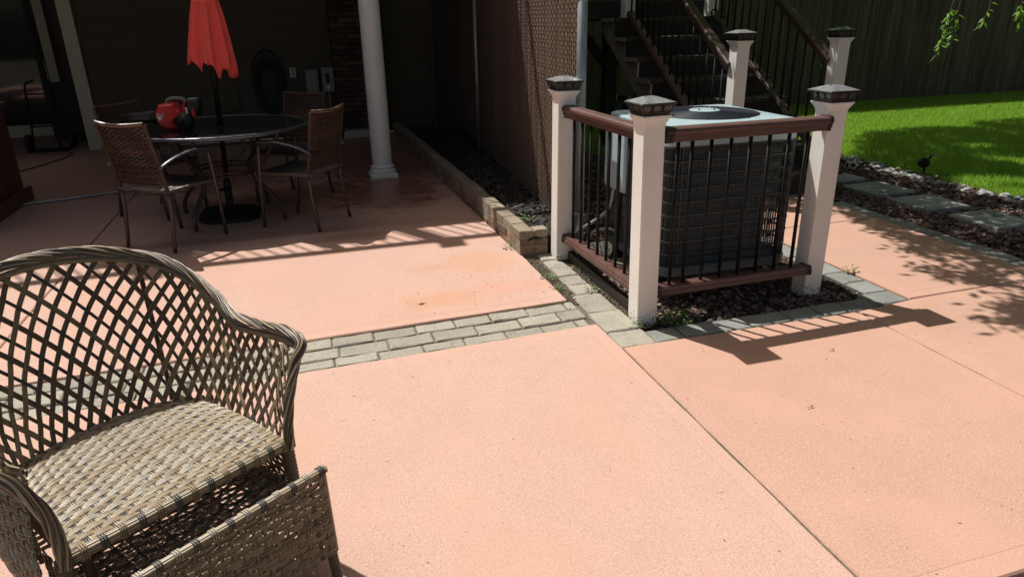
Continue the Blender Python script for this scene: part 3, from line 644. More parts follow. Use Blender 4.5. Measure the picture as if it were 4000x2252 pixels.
for k in range(70):
    z = zb0+.01+k*(zb1-zb0-.02)/69; gm.tube([(AX0+.03, AY1-.1, z), (AX0+.028, AY0+.06, z), (AX0+.06, AY0+.03, z), (AX1-.1, AY0+.028, z)], .0011, 3, 0, False)
for k in range(50): x = AX0+.06+k*.0135; gm.tube([(x, AY0+.027, zb0), (x, AY0+.027, zb1)], .0011, 3, 0, False)
o = gm.build('coil_guard', MAT['galv'], ac); o['kind'] = 'stuff'
m = MB(); m.loft([rsq(AX0-.03, AX0+.02, .76, 1.04, .02, .50), rsq(AX0-.035, AX0+.02, .75, 1.045, .02, .52), rsq(AX0-.035, AX0+.02, .75, 1.045, .02, AZ1-.02)]); m.build('service_panel', MAT['ac_paint'], ac)
for x, y, z in ((.86, AY0-.003, AZ1-.05), (.42, AY0-.003, AZ1-.05), (.64, AY0-.003, AZ1-.06)):
    o = MB().lathe([(.005, 0), (.005, .004), (0, .004)], n=8).build('screw', MAT['black']); o.parent = ac; o.rotation_euler = (PI/2, 0, 0); o.location = Vector((x, y, z))-ac.location
t = thing('concrete_pad', (.7, .68, 0), 'pale concrete pad under the air conditioner', 'pad')
MB().cbox(.17, 1.14, .40, 1.32, -.03, .02, .01, 0, .002).build('slab', MAT['concrete'], t)
for x in (.36, 1.02):
    for y in (.46, .98): MB().box(x-.04, x+.04, y-.04, y+.04, .02, AZ0).build('foot', MAT['rubber'], t)
t = thing('conduit_run', (.2, 1.0, .05), 'grey conduit and hoses bending behind the side railing', 'conduit')
MB().tube(spline([(.275, .93, .50), (.262, .95, .38), (.22, 1.0, .30), (.12, 1.13, .17), (.09, 1.2, .10)], 8), .011, 8).build('pipe', MAT['pvc'], t, True)
MB().tube(spline([(.275, .88, .22), (.24, .9, .24), (.17, .98, .21), (.15, 1.05, .12), (.10, 1.1, .04)], 8), .008, 8).build('hose', MAT['pvc'], t, True)
MB().tube(spline([(.272, .84, .50), (.265, .84, .30), (.255, .85, .12), (.2, .8, .07)], 8), .014, 8).build('line_set', MAT['rubber'], t, True)

# ================================================================ CHAIN LINK FENCE
fd = Vector((.083, 1, 0)).normalized(); fn = Vector((fd.y, -fd.x, 0)); F0 = Vector((.14, 1.19, 0)); FL_ = 6.05; FH = 1.95
fe = thing('chain_link_fence', (.14, 1.19, 0), 'brown chain link fence with privacy slats running back to the house', 'fence')
m = MB(); m.tube([(.14, 1.175, -.05), (.14, 1.175, 2.1)], .031, 16); m.build('terminal_pole', MAT['galv'], fe, True)
for z in (.28, .95, 1.6):
    m = MB(); m.lathe([(.0335, -.011), (.035, -.008), (.035, .008), (.0335, .011)], (.14, 1.175, z), 16, cap=(False, False)); m.build('tension_band', MAT['galv'], fe)
q = F0+fd*3.75; p = q-fn*.0
MB().tube([(p.x-.045, p.y, -.02), (p.x-.045, p.y, 2.1)], .022, 12).build('line_pole', MAT['galv'], fe, True)
for z in (.6, 1.1): MB().lathe([(.026, -.004), (.026, .004)], (p.x-.045, p.y, z), 12).build('tie', MAT['galv'], fe)
a = F0; b = F0+fd*FL_; MB().tube([(a.x, a.y, FH), (b.x, b.y, FH)], .02, 10).build('top_pipe', MAT['galv'], fe, True)
sp_ = .046; ns = int(FL_/sp_)
for i in range(ns):
    c = F0+fd*(.04+i*sp_); h = .0195
    q0, q1 = c-fd*h+fn*random.uniform(-.002, .002), c+fd*h
    MB().loft([[q0+Vector((0, 0, z)), c+fn*-.003+Vector((0, 0, z)), q1+Vector((0, 0, z)), c+fn*.002+Vector((0, 0, z))] for z in (.02, FH-.02)]).build('slat', MAT['slat'], fe)
cw = MB()
for i in range(ns+1):
    c = F0+fd*(.017+i*sp_); near = i < 62; pts = []; n_ = int(FH/.028)
    for k in range(n_):
        z = .02+k*.028; s_ = 1 if (k+i) % 2 == 0 else -1
        pts.append(c+fd*(s_*.5*sp_*1.06)+fn*(-.0035)+Vector((0, 0, z)))
        if near: pts.append(c+fd*(s_*.18*sp_)+fn*(-.0095 if s_ > 0 else .007)+Vector((0, 0, z+.009))); pts.append(c-fd*(s_*.18*sp_)+fn*(-.0095 if s_ > 0 else .007)+Vector((0, 0, z+.019)))
        else: pts.append(c+fn*(-.009 if s_ > 0 else .007)+Vector((0, 0, z+.014)))
    cw.tube(pts, .0026, 4, 0, False)
o = cw.build('chain_mesh', MAT['chain'], fe); o['kind'] = 'stuff'

# ================================================================ LOW BRICK WALL
bw = thing('brick_retaining_wall', (-.3, 4, 0), 'low tan brick retaining wall edging the mulch bed', 'wall')
wx = lambda y: -.248-.014*(y-1.28)       # front face line
hh, gpw = .048, .0125
MB().add([(wx(1.29)+.003, 1.280, -.03), (-.050, 1.280, -.03), (-.052, 1.37, -.03), (wx(1.37)+.095, 1.38, -.03), (wx(6.9)+.095, 6.9, -.03), (wx(6.9)+.003, 6.9, -.03)] +
         [(wx(1.29)+.003, 1.280, .155), (-.050, 1.280, .155), (-.052, 1.37, .155), (wx(1.37)+.095, 1.38, .155), (wx(6.9)+.095, 6.9, .155), (wx(6.9)+.003, 6.9, .155)],
         [(0, 1, 7, 6), (1, 2, 8, 7), (2, 3, 9, 8), (3, 4, 10, 9), (4, 5, 11, 10), (5, 0, 6, 11), (6, 7, 8, 9, 10, 11)]).build('mortar_core', MAT['mortar'], bw)
for cI in range(3):
    z0 = -.004+cI*(hh+gpw); y = 1.275 if cI != 1 else 1.275; st_ = .0 if cI % 2 == 0 else .095; first_ = True
    if cI == 1:
        y_ = 1.275; segs = [(1.275, 1.37)]; y_ = 1.382
    else: segs = []; y_ = 1.275
    while y_ < 6.85: segs.append((y_, y_+.19)); y_ += .202
    for (a, b) in segs:
        j = random.uniform(-.004, .004)
        mm = MB(); z1 = z0+hh
        mm.poly([(wx(a)+j, a), (wx(a)+.1+j, a), (wx(b)+.1+j, b), (wx(b)+j, b)], z0, z1+(random.uniform(0, .006) if cI == 2 else 0), .004, 0, .0015); mm.build('brick', MAT['brick_cap'] if cI == 2 else MAT['brick'], bw)
    xs_ = ([-.146, -.05] if cI != 1 else [-.246+.1, -.14, -.05])
    if cI != 1: MB().cbox(-.140, -.046, 1.275, 1.365, z0, z0+hh+.002, .004, 0, .001, .001).build('brick', MAT['brick_cap'] if cI == 2 else MAT['brick'], bw)
    else: MB().cbox(-.14, -.046, 1.275, 1.365, z0, z0+hh, .004, 0, .001, .001).build('brick', MAT['brick'], bw)

# ================================================================ STAIRS
ST = thing('stairs', (2.35, 3.1, 0), 'dark wooden stairs with closed risers climbing behind the air conditioner', 'stairs')
RIS, RUN, SY = .185, .29, 2.03
for n in range(1, 9):
    z = RIS*n; y = SY+RUN*(n-1)
    MB().cbox(1.665, 3.02, y, y+.135, z-.036, z, .004).build('tread', MAT['treadwood'], ST)
    MB().cbox(1.665, 3.02, y+.141, y+.29, z-.036, z, .004).build('tread', MAT['treadwood'], ST)
    MB().cbox(1.652, 1.664, y, y+.135, z-.036, z, .002).build('tread_end', MAT['greywood'], ST); MB().cbox(1.652, 1.664, y+.141, y+.29, z-.036, z, .002).build('tread_end', MAT['greywood'], ST)  # pale grey: weathered ends with their sunlight put into the colour
    MB().box(1.70, 2.98, y+.02, y+.038, z-RIS+.001, z-.037).build('riser', MAT['darkwood'], ST)
    if n in (4, 5, 6): MB().box(1.685, 1.699, y+.018, y+.04, z-RIS+.001, z-.037).build('lit_riser_edge', MAT['trim'], ST)  # cream strips paint sunlight onto the riser edges
def stringer(x0, x1, mat):
    P_ = [(SY+.04, 0)]
    for n in range(1, 9): P_ += [(SY+.04+RUN*(n-1), RIS*n-.037), (SY+.04+RUN*n, RIS*n-.037)]
    low = [(p[0]+.0, p[1]) for p in P_]
    m = MB()
    for k in range(8):
        ya, yb = SY+.04+RUN*k, SY+.04+RUN*(k+1); zt = RIS*(k+1)-.038
        lo = lambda y: max(0.0, (y-SY-.30)*.638)
        m.loft([[(x0, ya, lo(ya)), (x1, ya, lo(ya)), (x1, yb, lo(yb)), (x0, yb, lo(yb))], [(x0, ya, zt), (x1, ya, zt), (x1, yb, zt), (x0, yb, zt)]])
    m.build('stringer', mat, ST)
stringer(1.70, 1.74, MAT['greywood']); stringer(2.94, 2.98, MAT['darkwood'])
LZ = RIS*9; LY = SY+RUN*8
ld = thing('stair_landing', (2.0, 5.0, 0), 'dark stair landing on a braced post behind the stairs', 'landing')
y = LY
while y < 5.9: MB().box(1.05, 3.05, y, y+.137, LZ-.03, LZ).build('landing_board', MAT['treadwood'], ld); y += .143
MB().box(1.05, 3.05, LY+.012, LY+.05, LZ-.20, LZ-.032).build('rim_joist', MAT['darkwood'], ld); MB().box(1.05, 1.09, LY+.05, 5.9, LZ-.20, LZ-.032).build('rim_joist', MAT['darkwood'], ld)
MB().box(1.1, 3.05, 4.96, 5.10, LZ-.22, LZ-.04).build('beam', MAT['darkwood'], ld)
for k in range(4): MB().box(1.4+k*.45, 1.44+k*.45, LY+.06, 5.9, LZ-.19, LZ-.034).build('joist', MAT['darkwood'], ld)
MB().cbox(2.0, 2.14, 4.96, 5.10, -.03, LZ-.22, .004).build('support_post', MAT['darkwood'], ld)
MB().cbox(2.9, 3.04, 5.6, 5.74, -.03, LZ-.2, .004).build('support_post', MAT['darkwood'], ld); MB().cbox(1.1, 1.24, 5.6, 5.74, -.03, LZ-.2, .004).build('support_post', MAT['darkwood'], ld)
MB().bar((2.05, 5.03, .92), (1.62, 5.03, 1.44), .09, .09, 0, (0, 1, 0)).build('knee_brace', MAT['darkwood'], ld); MB().bar((2.09, 5.03, .92), (2.55, 5.03, 1.44), .09, .09, 0, (0, 1, 0)).build('knee_brace', MAT['darkwood'], ld)
sl = RIS/RUN
for xx, lab, lo in ((1.857, 'sloping brown stair railing on the left side of the stairs', .30), (2.845, 'sloping brown stair railing on the lawn side of the stairs', .30)):
    y0, y1 = 2.19, 4.08; n = 15
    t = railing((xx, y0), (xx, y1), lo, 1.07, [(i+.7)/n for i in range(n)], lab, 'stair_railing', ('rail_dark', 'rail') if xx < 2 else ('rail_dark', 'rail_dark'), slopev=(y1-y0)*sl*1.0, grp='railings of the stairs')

# ================================================================ WOOD FENCE
wf = thing('wood_fence', (6, 7.45, 0), 'tall weathered grey green wooden board fence behind the lawn', 'fence')
x = .7
while x < 15.5:
    wd = .083+random.uniform(-.003, .003); dd = random.uniform(-.006, .006)
    MB().cbox(x, x+wd, 7.45+dd, 7.468+dd, -.03, 2.6, .003).build('fence_board', MAT['fencewood'], wf); x += wd+.004
MB().box(.7, 15.5, 7.49, 7.53, .3, .38).build('rail', MAT['fencewood'], wf); MB().box(.7, 15.5, 7.49, 7.53, 1.5, 1.58).build('rail', MAT['fencewood'], wf)

# ================================================================ STEPPING STONES, PEBBLES, BALL, SOLAR LIGHT
def stone(x0, x1, y0, y1, lab, rot=0.):
    c = ((x0+x1)/2, (y0+y1)/2); t = thing('stepping_stone', (*c, -.03), lab, 'stepping stone', 'grey stepping stones in the gravel bed')
    ym = c[1]+.015
    MB().cbox(x0, x1, y0, ym-.003, -.03, .012, .006, 0, .001, .003).build('slab', MAT['flag'], t); MB().cbox(x0, x1, ym+.003, y1, -.03, .012, .006, 0, .001, .003).build('slab', MAT['flag'], t)
    t.rotation_euler = (0, 0, rot)
stone(3.15, 3.58, 1.74, 2.17, 'grey stepping stone in the gravel nearest the ball', .03); stone(3.15, 3.59, 1.20, 1.62, 'grey stepping stone in the middle of the row', -.02); stone(3.20, 3.62, .64, 1.06, 'grey stepping stone nearest the patio corner at the edge of the photo', .02)
stone(3.10, 3.55, 2.30, 2.73, 'grey stepping stone farthest along the row beside the stairs', .0)
pbm = []
for k in range(5):
    m = MB(); a, b, c = random.uniform(.03, .05), random.uniform(.022, .034), random.uniform(.014, .022)
    rings = [[(a*math.cos(t_)*math.sin(p_)*(1+.08*math.sin(3*t_+k)), b*math.sin(t_)*math.sin(p_), c*math.cos(p_)) for t_ in np.linspace(0, 2*PI, 9)[:-1]] for p_ in (2.9, 2.2, 1.57, .95, .35)]
    m.loft(rings); pbm.append(m)
pb = thing('pebble_border', (4.1, 2.6, -.02), 'line of grey river pebbles between gravel bed and lawn', 'pebble border')
meshes = [q.build('pebble', MAT['pebble'], None, True) for q in pbm]
for i in range(210):
    y = 4.1-3.3*(i/210)**1.7; dens_ = .10 if y > 2.6 else .05; x = 4.05+.04*(4-y)+rng.normal(0, dens_)
    src = meshes[i % 5]; o = src if i < 5 else src.copy()
    if i >= 5: COL.objects.link(o)
    o.parent = pb; o.location = Vector((x, y+rng.uniform(-.04, .04), (-.005 if y > 2.7 else -.02)+abs(rng.normal(0, .01))))-pb.location; o.rotation_euler = (rng.uniform(-.3, .3), rng.uniform(-.3, .3), rng.uniform(0, 6)); s_ = rng.uniform(.7, 1.2); o.scale = (s_, s_, s_)
import bmesh
def football(c, r):
    bm = bmesh.new(); bmesh.ops.create_icosphere(bm, subdivisions=4, radius=r)
    phi = (1+5**.5)/2; IV = [Vector(v).normalized() for v in [(0, s, t_*phi) for s in (-1, 1) for t_ in (-1, 1)]+[(s, t_*phi, 0) for s in (-1, 1) for t_ in (-1, 1)]+[(t_*phi, 0, s) for s in (-1, 1) for t_ in (-1, 1)]]
    rm = Matrix.Rotation(.5, 3, 'X') @ Matrix.Rotation(.9, 3, 'Z')
    for f in bm.faces:
        d = f.calc_center_median().normalized(); f.smooth = True
        if max(d.dot(v) for v in IV) > math.cos(.38): f.material_index = 1
    me = bpy.data.meshes.new('ball'); bm.to_mesh(me); bm.free(); me.transform(rm.to_4x4()); me.materials.append(MAT['ballw']); me.materials.append(MAT['ballb'])
    o = bpy.data.objects.new('football', me); COL.objects.link(o); o.location = c; return tag(o, 'small dirty black and white football lying in the gravel', 'ball')
football((3.76, 2.74, .045), .062)
sl_ = thing('solar_spotlight', (4.27, 2.34, 0), 'black solar garden spotlight at the lawn edge', 'garden light')
MB().tube([(4.27, 2.34, -.03), (4.27, 2.34, .08)], .012, 8).build('stake', MAT['black'], sl_)
MB().tube([(4.15, 2.26, .125), (4.19, 2.28, .12), (4.27, 2.33, .10), (4.31, 2.35, .095)], [.05, .048, .036, .02], 14).build('lamp_head', MAT['black'], sl_, True)
MB().bar((4.25, 2.30, .19), (4.45, 2.36, .15), .11, .014).build('solar_panel', MAT['cap_roof'], sl_)
MB().tube([(4.27, 2.34, .08), (4.33, 2.34, .17)], .01, 8).build('bracket', MAT['black'], sl_)

# ================================================================ PLANTS
def leaf(m, base, dirv, L_, W_, mi=0, droop=.3):
    d = Vector(dirv).normalized(); s_ = d.cross(Vector((0, 0, 1))); s_ = s_.normalized() if s_.length > .1 else Vector((1, 0, 0)); b = Vector(base); dn = Vector((0, 0, -1))
    m.add([b, b+d*L_*.45+s_*W_*.5+dn*L_*.02, b+d*L_+dn*L_*droop, b+d*L_*.45-s_*W_*.5+dn*L_*.02, b+d*L_*.5+dn*-.1*W_], [(0, 1, 4), (1, 2, 4), (2, 3, 4), (3, 0, 4)], mi)
def weed(loc, r, n, lab, h=.04, L_=.03):
    t = thing('weed', loc, lab, 'weed', 'small weeds in the cracks and gravel'); m = MB(); q = MB()
    for i in range(n):
        a = random.uniform(0, 6.28); rr = r*random.random()**.6; p = (loc[0]+rr*math.cos(a), loc[1]+rr*math.sin(a), loc[2]+h*random.uniform(.2, 1)*(1-.4*rr/r))
        leaf(m, p, (math.cos(a+random.uniform(-1, 1)), math.sin(a+random.uniform(-1, 1)), random.uniform(0, 1)), L_*random.uniform(.6, 1.2), L_*.45)
        if i % 4 == 0: q.tube([(loc[0], loc[1], loc[2]-.01), p], .0012, 3)
    m.build('leaves', MAT['weed'], t); q.build('stems', MAT['weed'], t)
weed((.20, -.03, -.02), .09, 130, 'leafy green weed in gravel at the foot of the nearest white post', .07, .026)
weed((-.265, 1.46, -.01), .05, 50, 'weed growing against the base of the low brick wall', .05, .022)
weed((-.04, .52, -.01), .04, 26, 'weed between the paver column and the side railing', .035, .022)
weed((.03, .9, -.01), .04, 18, 'small weed under the far end of the side railing', .03, .02)
weed((-.21, .80, -.01), .05, 55, 'weed beside the left paver column below the brick wall', .03, .02)
weed((-.22, .62, -.01), .04, 60, 'low green weed further down the paver column crack', .02, .016)
weed((1.585, .28, -.01), .035, 22, 'tuft of weed at the right row of pavers', .05, .03)
weed((-.04, 1.72, .11), .06, 26, 'pale green seedling in the black mulch', .05, .03)
weed((-.02, -.03, -.01), .03, 24, 'tiny weed on the paver joint touching the nearest post', .03, .018)
weed((3.5, .95, -.02), .08, 50, 'weed between stepping stones', .06, .03)
for k, (x, y) in enumerate(((.17, 1.45), (.2, 1.0), (.24, 1.6))): weed((x, y, .0), .08, 45, ['weed behind the fence pole in the gravel', 'weed by the conduit behind the side railing', 'weed at the foot of the chain link slats'][k], .06, .035)
t = thing('hosta_plant', (2.55, 5.5, 0), 'dark leafy hosta under the stair landing', 'plant'); m = MB()
for i in range(90):
    a = random.uniform(0, 6.28); b = random.uniform(.2, 1.3); leaf(m, (2.55+.1*math.cos(a), 5.5+.1*math.sin(a), .05+.42*random.random()), (math.cos(a)*math.cos(b), math.sin(a)*math.cos(b), math.sin(b)), random.uniform(.12, .24), .09, 0, .4)
m.build('leaves', MAT['hosta'], t)
scatter('crack_litter', 900, lambda r: (r.normal(-.20, .022), r.uniform(.36, 1.2)), .012, [MAT['debris'], MAT['dirt'], MAT['sand'], MAT['sand']], lambda x, y: -.012, .5, 1.4, 'dry litter and soil in the crack beside the paver column', 8)
scatter('crack_litter', 700, lambda r: (r.normal(.012, .014), r.uniform(-.05, 1.15)), .012, [MAT['debris'], MAT['dirt'], MAT['sand'], MAT['sand']], lambda x, y: -.012, .5, 1.4, 'dry litter along the inner edge of the paver column', 9)
def deb(r):
    u = r.uniform()
    if u < .3: return (r.normal(-.6, .45), r.normal(.75, .28))
    if u < .4: return (r.normal(-.9, .6), 2.27+abs(r.normal(0, .04)))
    return (r.uniform(-2.5, 2.6), r.uniform(-1.9, 2.2))
scatter('debris', 700, deb, .0045, [MAT['debris']], lambda x, y: .0015, .35, 3.0, 'tiny dry seed husks and bits scattered over the patio', 10)
t = thing('dead_leaf', (-1.03, .635, .002), 'small dark dead leaf on the patio near the paver strip', 'leaf'); m = MB(); leaf(m, (-1.06, .63, .006), (1, .1, .02), .055, .018, 0, .05); m.build('blade', MAT['debris'], t)
for (x, y, lab) in ((.72, -.60, 'curled brown leaf on the middle patio slab below the post shadow'), (.28, -1.0, 'thin brown seed pod on the patio slab right of the long joint')):
    t = thing('dead_leaf', (x, y, .002), lab, 'leaf'); m = MB(); leaf(m, (x, y, .006), (1, .4, .3), .022, .009, 0, .1); leaf(m, (x, y, .006), (-1, .1, .2), .018, .006, 0, .1); m.build('blade', MAT['debris'], t)

# ================================================================ TREE (crown above the frame; leaves set along sun rays to shade lawn, bed and stairs)
tree = thing('tree', (9.6, 2.2, 0), 'leafy tree whose drooping twigs hang into the top right corner', 'tree')
def inpoly(x, y, P):
    c = False; j = len(P)-1
    for i in range(len(P)):
        if (P[i][1] > y) != (P[j][1] > y) and x < (P[j][0]-P[i][0])*(y-P[i][1])/(P[j][1]-P[i][1])+P[i][0]: c = not c
        j = i
    return c
SH1 = [(2.65, 1.75), (2.42, 1.0), (2.36, .72), (2.2, .42), (2.55, .12), (2.0, .12), (2.05, -.12), (2.35, -.32), (1.82, -.48), (1.72, -.62), (1.9, -.9), (2.1, -1.6), (3.0, -2.6), (6, -2), (8.5, 2), (9.4, 4.6), (7.6, 4.72), (7.2, 4.3), (6.6, 4.62), (5.9, 4.6), (5.2, 4.25), (4.7, 3.6), (3.6, 3.0)]
SH2 = [(2.2, 1.6), (3.5, 1.7), (3.9, 3.6), (3.3, 4.6), (2.35, 4.3), (2.15, 2.6)]
from mathutils import noise as mn
lr = np.random.default_rng(11); lv = []; CL = []
def leafcloud(poly, n, dens_, zr, clear):
    xs0 = [p[0] for p in poly]; ys0 = [p[1] for p in poly]; k = 0; tries = 0
    while k < n and tries < n*30:
        tries += 1
        cx_, cy2 = lr.uniform(min(xs0), max(xs0)), lr.uniform(min(ys0), max(ys0))
        if not inpoly(cx_, cy2, poly): continue
        if mn.noise(Vector((cx_*2.6, cy2*2.6, 3.3))) > clear: continue
        if math.hypot(cx_-4.5, cy2-1.63) < .5 or math.hypot(cx_-5.3, cy2-1.6) < .35: continue
        z = lr.uniform(*zr); base = Vector((cx_-.285*z, cy2+.495*z, z)); CL.append(base)
        for _ in range(dens_):
            p = base+Vector(lr.normal(0, .055, 3)); a = lr.uniform(0, 6.28); d = Vector((math.cos(a), math.sin(a), lr.uniform(-.9, .2))).normalized(); s_ = d.cross(Vector(lr.normal(0, 1, 3))).normalized()
            L_ = lr.uniform(.065, .11); W_ = L_*.45; lv.append((p, p+d*L_*.45+s_*W_*.5, p+d*L_, p+d*L_*.45-s_*W_*.5)); k += 1
leafcloud(SH1, 90000, 9, (2.9, 3.9), .36)
leafcloud(SH2, 8500, 9, (2.9, 4.2), .18)
vs = np.array([[tuple(q) for q in l] for l in lv], dtype=np.float64); n = len(vs)
me = bpy.data.meshes.new('crown'); me.vertices.add(n*4); me.vertices.foreach_set('co', (vs.reshape(-1, 3)-np.array([9.6, 2.2, 0])).reshape(-1)); me.loops.add(n*4); me.loops.foreach_set('vertex_index', np.arange(n*4, dtype=np.int32)); me.polygons.add(n); me.polygons.foreach_set('loop_start', np.arange(0, n*4, 4, dtype=np.int32)); me.materials.append(MAT['leaf']); me.update(calc_edges=True)
o = bpy.data.objects.new('crown', me); COL.objects.link(o); o.parent = tree
m = MB(); m.tube(spline([(9.6, 2.2, -.1), (9.5, 2.3, 1.2), (9.2, 2.7, 2.6), (8.6, 3.2, 3.6)], 6), [.24-.006*i for i in range(19)], 12); m.build('trunk', MAT['bark'], tree, True)
m = MB()
for k in range(26):
    e_ = CL[int(lr.integers(0, len(CL)))]; s0 = Vector((8.6, 3.2, 3.6)); mid = (s0+e_)/2+Vector((0, 0, .5))
    m.tube(spline([s0, mid, e_], 6), [.05-.0036*i for i in range(13)], 6)
m.build('limbs', MAT['bark'], tree, True)
# twigs that hang into view
def pix(px, py, y):
    dx, dy = (px-2000)/FPX, -(py-1126)/FPX; d = fw+r2*dx+u2*dy; t_ = (y-CAM[1])/d.y; return Vector(CAM)+d*t_
TW = [([(3760, -90), (3720, 20), (3700, 80), (3680, 150), (3660, 212)], 9), ([(3770, -80), (3745, 40), (3730, 120), (3718, 168)], 6), ([(3890, -100), (3870, 10), (3845, 75), (3838, 100)], 3), ([(4010, -60), (3990, 20), (3985, 60), (4000, 110)], 9)]
for pts, nl in TW:
    tw = MB(); tl = MB()
    P_ = spline([pix(a, b, 2.3) for a, b in pts], 6); tw.tube(P_, [.0045-.00012*i for i in range(len(P_))], 5)
    for k in range(nl*3):
        q = P_[int((len(P_)-1)*(.3+.7*(k+1)/(nl*3)))]; a = random.uniform(0, 6.28)
        leaf(tl, q, (math.cos(a), math.sin(a)*.6, random.uniform(-1.2, .1)), random.uniform(.055, .095), .028, 0, .15)
    to = tw.build('hanging_twig', MAT['bark'], tree); tl.build('leaves', MAT['leaf'], to)['kind'] = 'stuff'

# ================================================================ WEAVING HELPERS
def weave(m, f, U, V, row, warp, k=4, r=.0022, amp=.0028, n=4, mats=(0, 1, 2), wmats=(2, 3), ss=4, kw=2):
    """basket weave on f(u,v)->(point,normal); rows run along u, warps along v. U,V metres."""
    nr = max(1, int(V/row)); nw = max(1, int(U/warp))
    for j in range(nr):
        v0 = (j+.5)/nr
        for s_ in range(k):
            off = ((s_-(k-1)/2)*r*1.95)/V; pts = []
            ns_ = nw*ss; mi = random.choice(mats)
            for i in range(ns_+1):
                u = i/ns_; ph = math.sin(PI*(u*nw)+PI*j)
                p, nn = f(min(max(u, 0), 1), min(max(v0+off+ .22*off*ph, 0), 1)); pts.append(p+nn*(amp*ph))
            m.tube(pts, r, n, mi, False, upv=(0.1, 0.2, 1))
    for i in range(nw):
        for s_ in range(kw):
            u = (i+.5)/nw+((s_-(kw-1)/2)*r*2.1)/U; pts = []; mi = random.choice(wmats); sg = -math.sin(PI*(i+.5))
            for j in range(nr*2+1):
                v = j/(nr*2); ph = sg*math.cos(PI*(v*nr-.5)) if True else 0
                p, nn = f(u, v); pts.append(p+nn*(amp*ph*.9))
            m.tube(pts, r, n, mi, False, upv=(1, .1, .1))
def wrapped(m, pts, r, pitch=.007, mi=0, n=8):
    P_ = [Vector(p) for p in pts]; L_ = sum((b-a).length for a, b in zip(P_, P_[1:])); N_ = max(4, int(L_/pitch*2)); out = []; rr = []
    acc = [0]
    for a, b in zip(P_, P_[1:]): acc.append(acc[-1]+(b-a).length)
    for i in range(N_+1):
        s_ = L_*i/N_; j = 0
        while j < len(P_)-2 and acc[j+1] < s_: j += 1
        out.append(P_[j].lerp(P_[j+1], min(1, (s_-acc[j])/max(1e-9, acc[j+1]-acc[j])))); rr.append(r*(1.0 if i % 2 == 0 else .84))
    m.tube(out, rr, n, mi, True)

# ================================================================ DINING SET
TC = (-2.19, 3.07)
tb = thing('patio_table', (*TC, 0), 'round smoked glass patio table holding the red leaf blower', 'table')
m = MB(); m.tube([(TC[0]+.665*math.cos(a), TC[1]+.665*math.sin(a), .735) for a in np.linspace(0, 2*PI, 73)], .0135, 8, 0, False, flat=1.2); m.build('rim', MAT['armsilver'], tb, True)
MB().lathe([(.03, .738), (.655, .738), (.655, .745), (.03, .745)], (*TC, 0), 64, cap=(False, False)).build('glass_top', MAT['glass_top'], tb)
MB().lathe([(.024, .72), (.036, .72), (.036, .752), (.024, .752)], (*TC, 0), 20, cap=(False, False)).build('umbrella_collar', MAT['black'], tb)
legs = [(-2.44, 2.68), (-1.78, 2.80), (-1.93, 3.44), (-2.59, 3.32)]
for (x, y) in legs:
    d = Vector((x-TC[0], y-TC[1], 0)).normalized(); q = lambda r_, z: Vector((TC[0], TC[1], z))+d*r_
    R_ = math.hypot(x-TC[0], y-TC[1])
    MB().tube(spline([q(.55, .725), q(.47, .6), q(.33, .45), q(.27, .38), q(.32, .28), q(R_-.05, .17), q(R_, .09), q(R_, 0.0)], 5), .0165, 8).build('leg', MAT['bronze'], tb, True)
for z, r_ in ((.41, .27), (.38, .25), (.715, .53)): MB().tube([(TC[0]+r_*math.cos(a), TC[1]+r_*math.sin(a), z) for a in np.linspace(0, 2*PI, 41)], .009, 6, 0, False).build('ring', MAT['bronze'], tb, True)
# umbrella
um = thing('patio_umbrella', (*TC, 0), 'closed red patio umbrella standing through the round table', 'umbrella')
MB().tube([(*TC, .05), (*TC, 2.55)], .0195, 14).build('pole', MAT['black'], um, True)
m = MB(); s = .235; c_ = .09
octo = lambda s, c_, z: [(TC[0]-s+c_, TC[1]-s, z), (TC[0]+s-c_, TC[1]-s, z), (TC[0]+s, TC[1]-s+c_, z), (TC[0]+s, TC[1]+s-c_, z), (TC[0]+s-c_, TC[1]+s, z), (TC[0]-s+c_, TC[1]+s, z), (TC[0]-s, TC[1]+s-c_, z), (TC[0]-s, TC[1]-s+c_, z)]
m.loft([octo(s, c_, 0), octo(s, c_, .035), octo(s-.03, c_-.01, .055), octo(.07, .03, .075), octo(.04, .02, .085)]); m.build('base', MAT['rubber'], um)
MB().lathe([(.03, .08), (.03, .30), (.022, .31)], (*TC, 0), 16).build('base_tube', MAT['black'], um)
MB().tube([(TC[0]+.02, TC[1]-.02, .24), (TC[0]-.06, TC[1]-.06, .24)], .012, 8).build('knob', MAT['black'], um)
m = MB(); N_ = 160; rings = []
for iz in range(28):
    t_ = iz/27; z = 2.45-(2.45-1.255)*t_
    if z > 1.68: R_ = .04+.043*((2.45-z)/.77)
    else: R_ = .08+.074*min(1, ((1.68-z)/.40))**.9
    if .0 < z-1.66 < .06: R_ = .078
    ring_ = []
    for k in range(N_):
        a = 2*PI*k/N_; fold = math.cos(8*a+1.5*math.sin(a*2)+.6*t_); f2 = math.cos(19*a+2.2)
        r_ = R_*(1+.16*fold*min(1, t_*1.6)+.05*f2*t_)
        zz = z-(.085*(math.cos(6*a+.8)*.5+.5)-.03*math.cos(13*a)*.6)*max(0, (t_-.72)/.28)**1.3+.05*max(0, (t_-.8)/.2)*math.cos(a-2.6)
        ring_.append((TC[0]+r_*math.cos(a)*1.0, TC[1]+r_*math.sin(a), zz))
    rings.append(ring_)
inner = [[(TC[0]+(p[0]-TC[0])*.93, TC[1]+(p[1]-TC[1])*.93, p[2]+.004) for p in rings[-1]], [(TC[0]+(p[0]-TC[0])*.75, TC[1]+(p[1]-TC[1])*.75, p[2]+.25) for p in rings[-1]]]
m.loft(rings+inner, 0, (True, False)); m.build('canopy', MAT['red'], um, True)
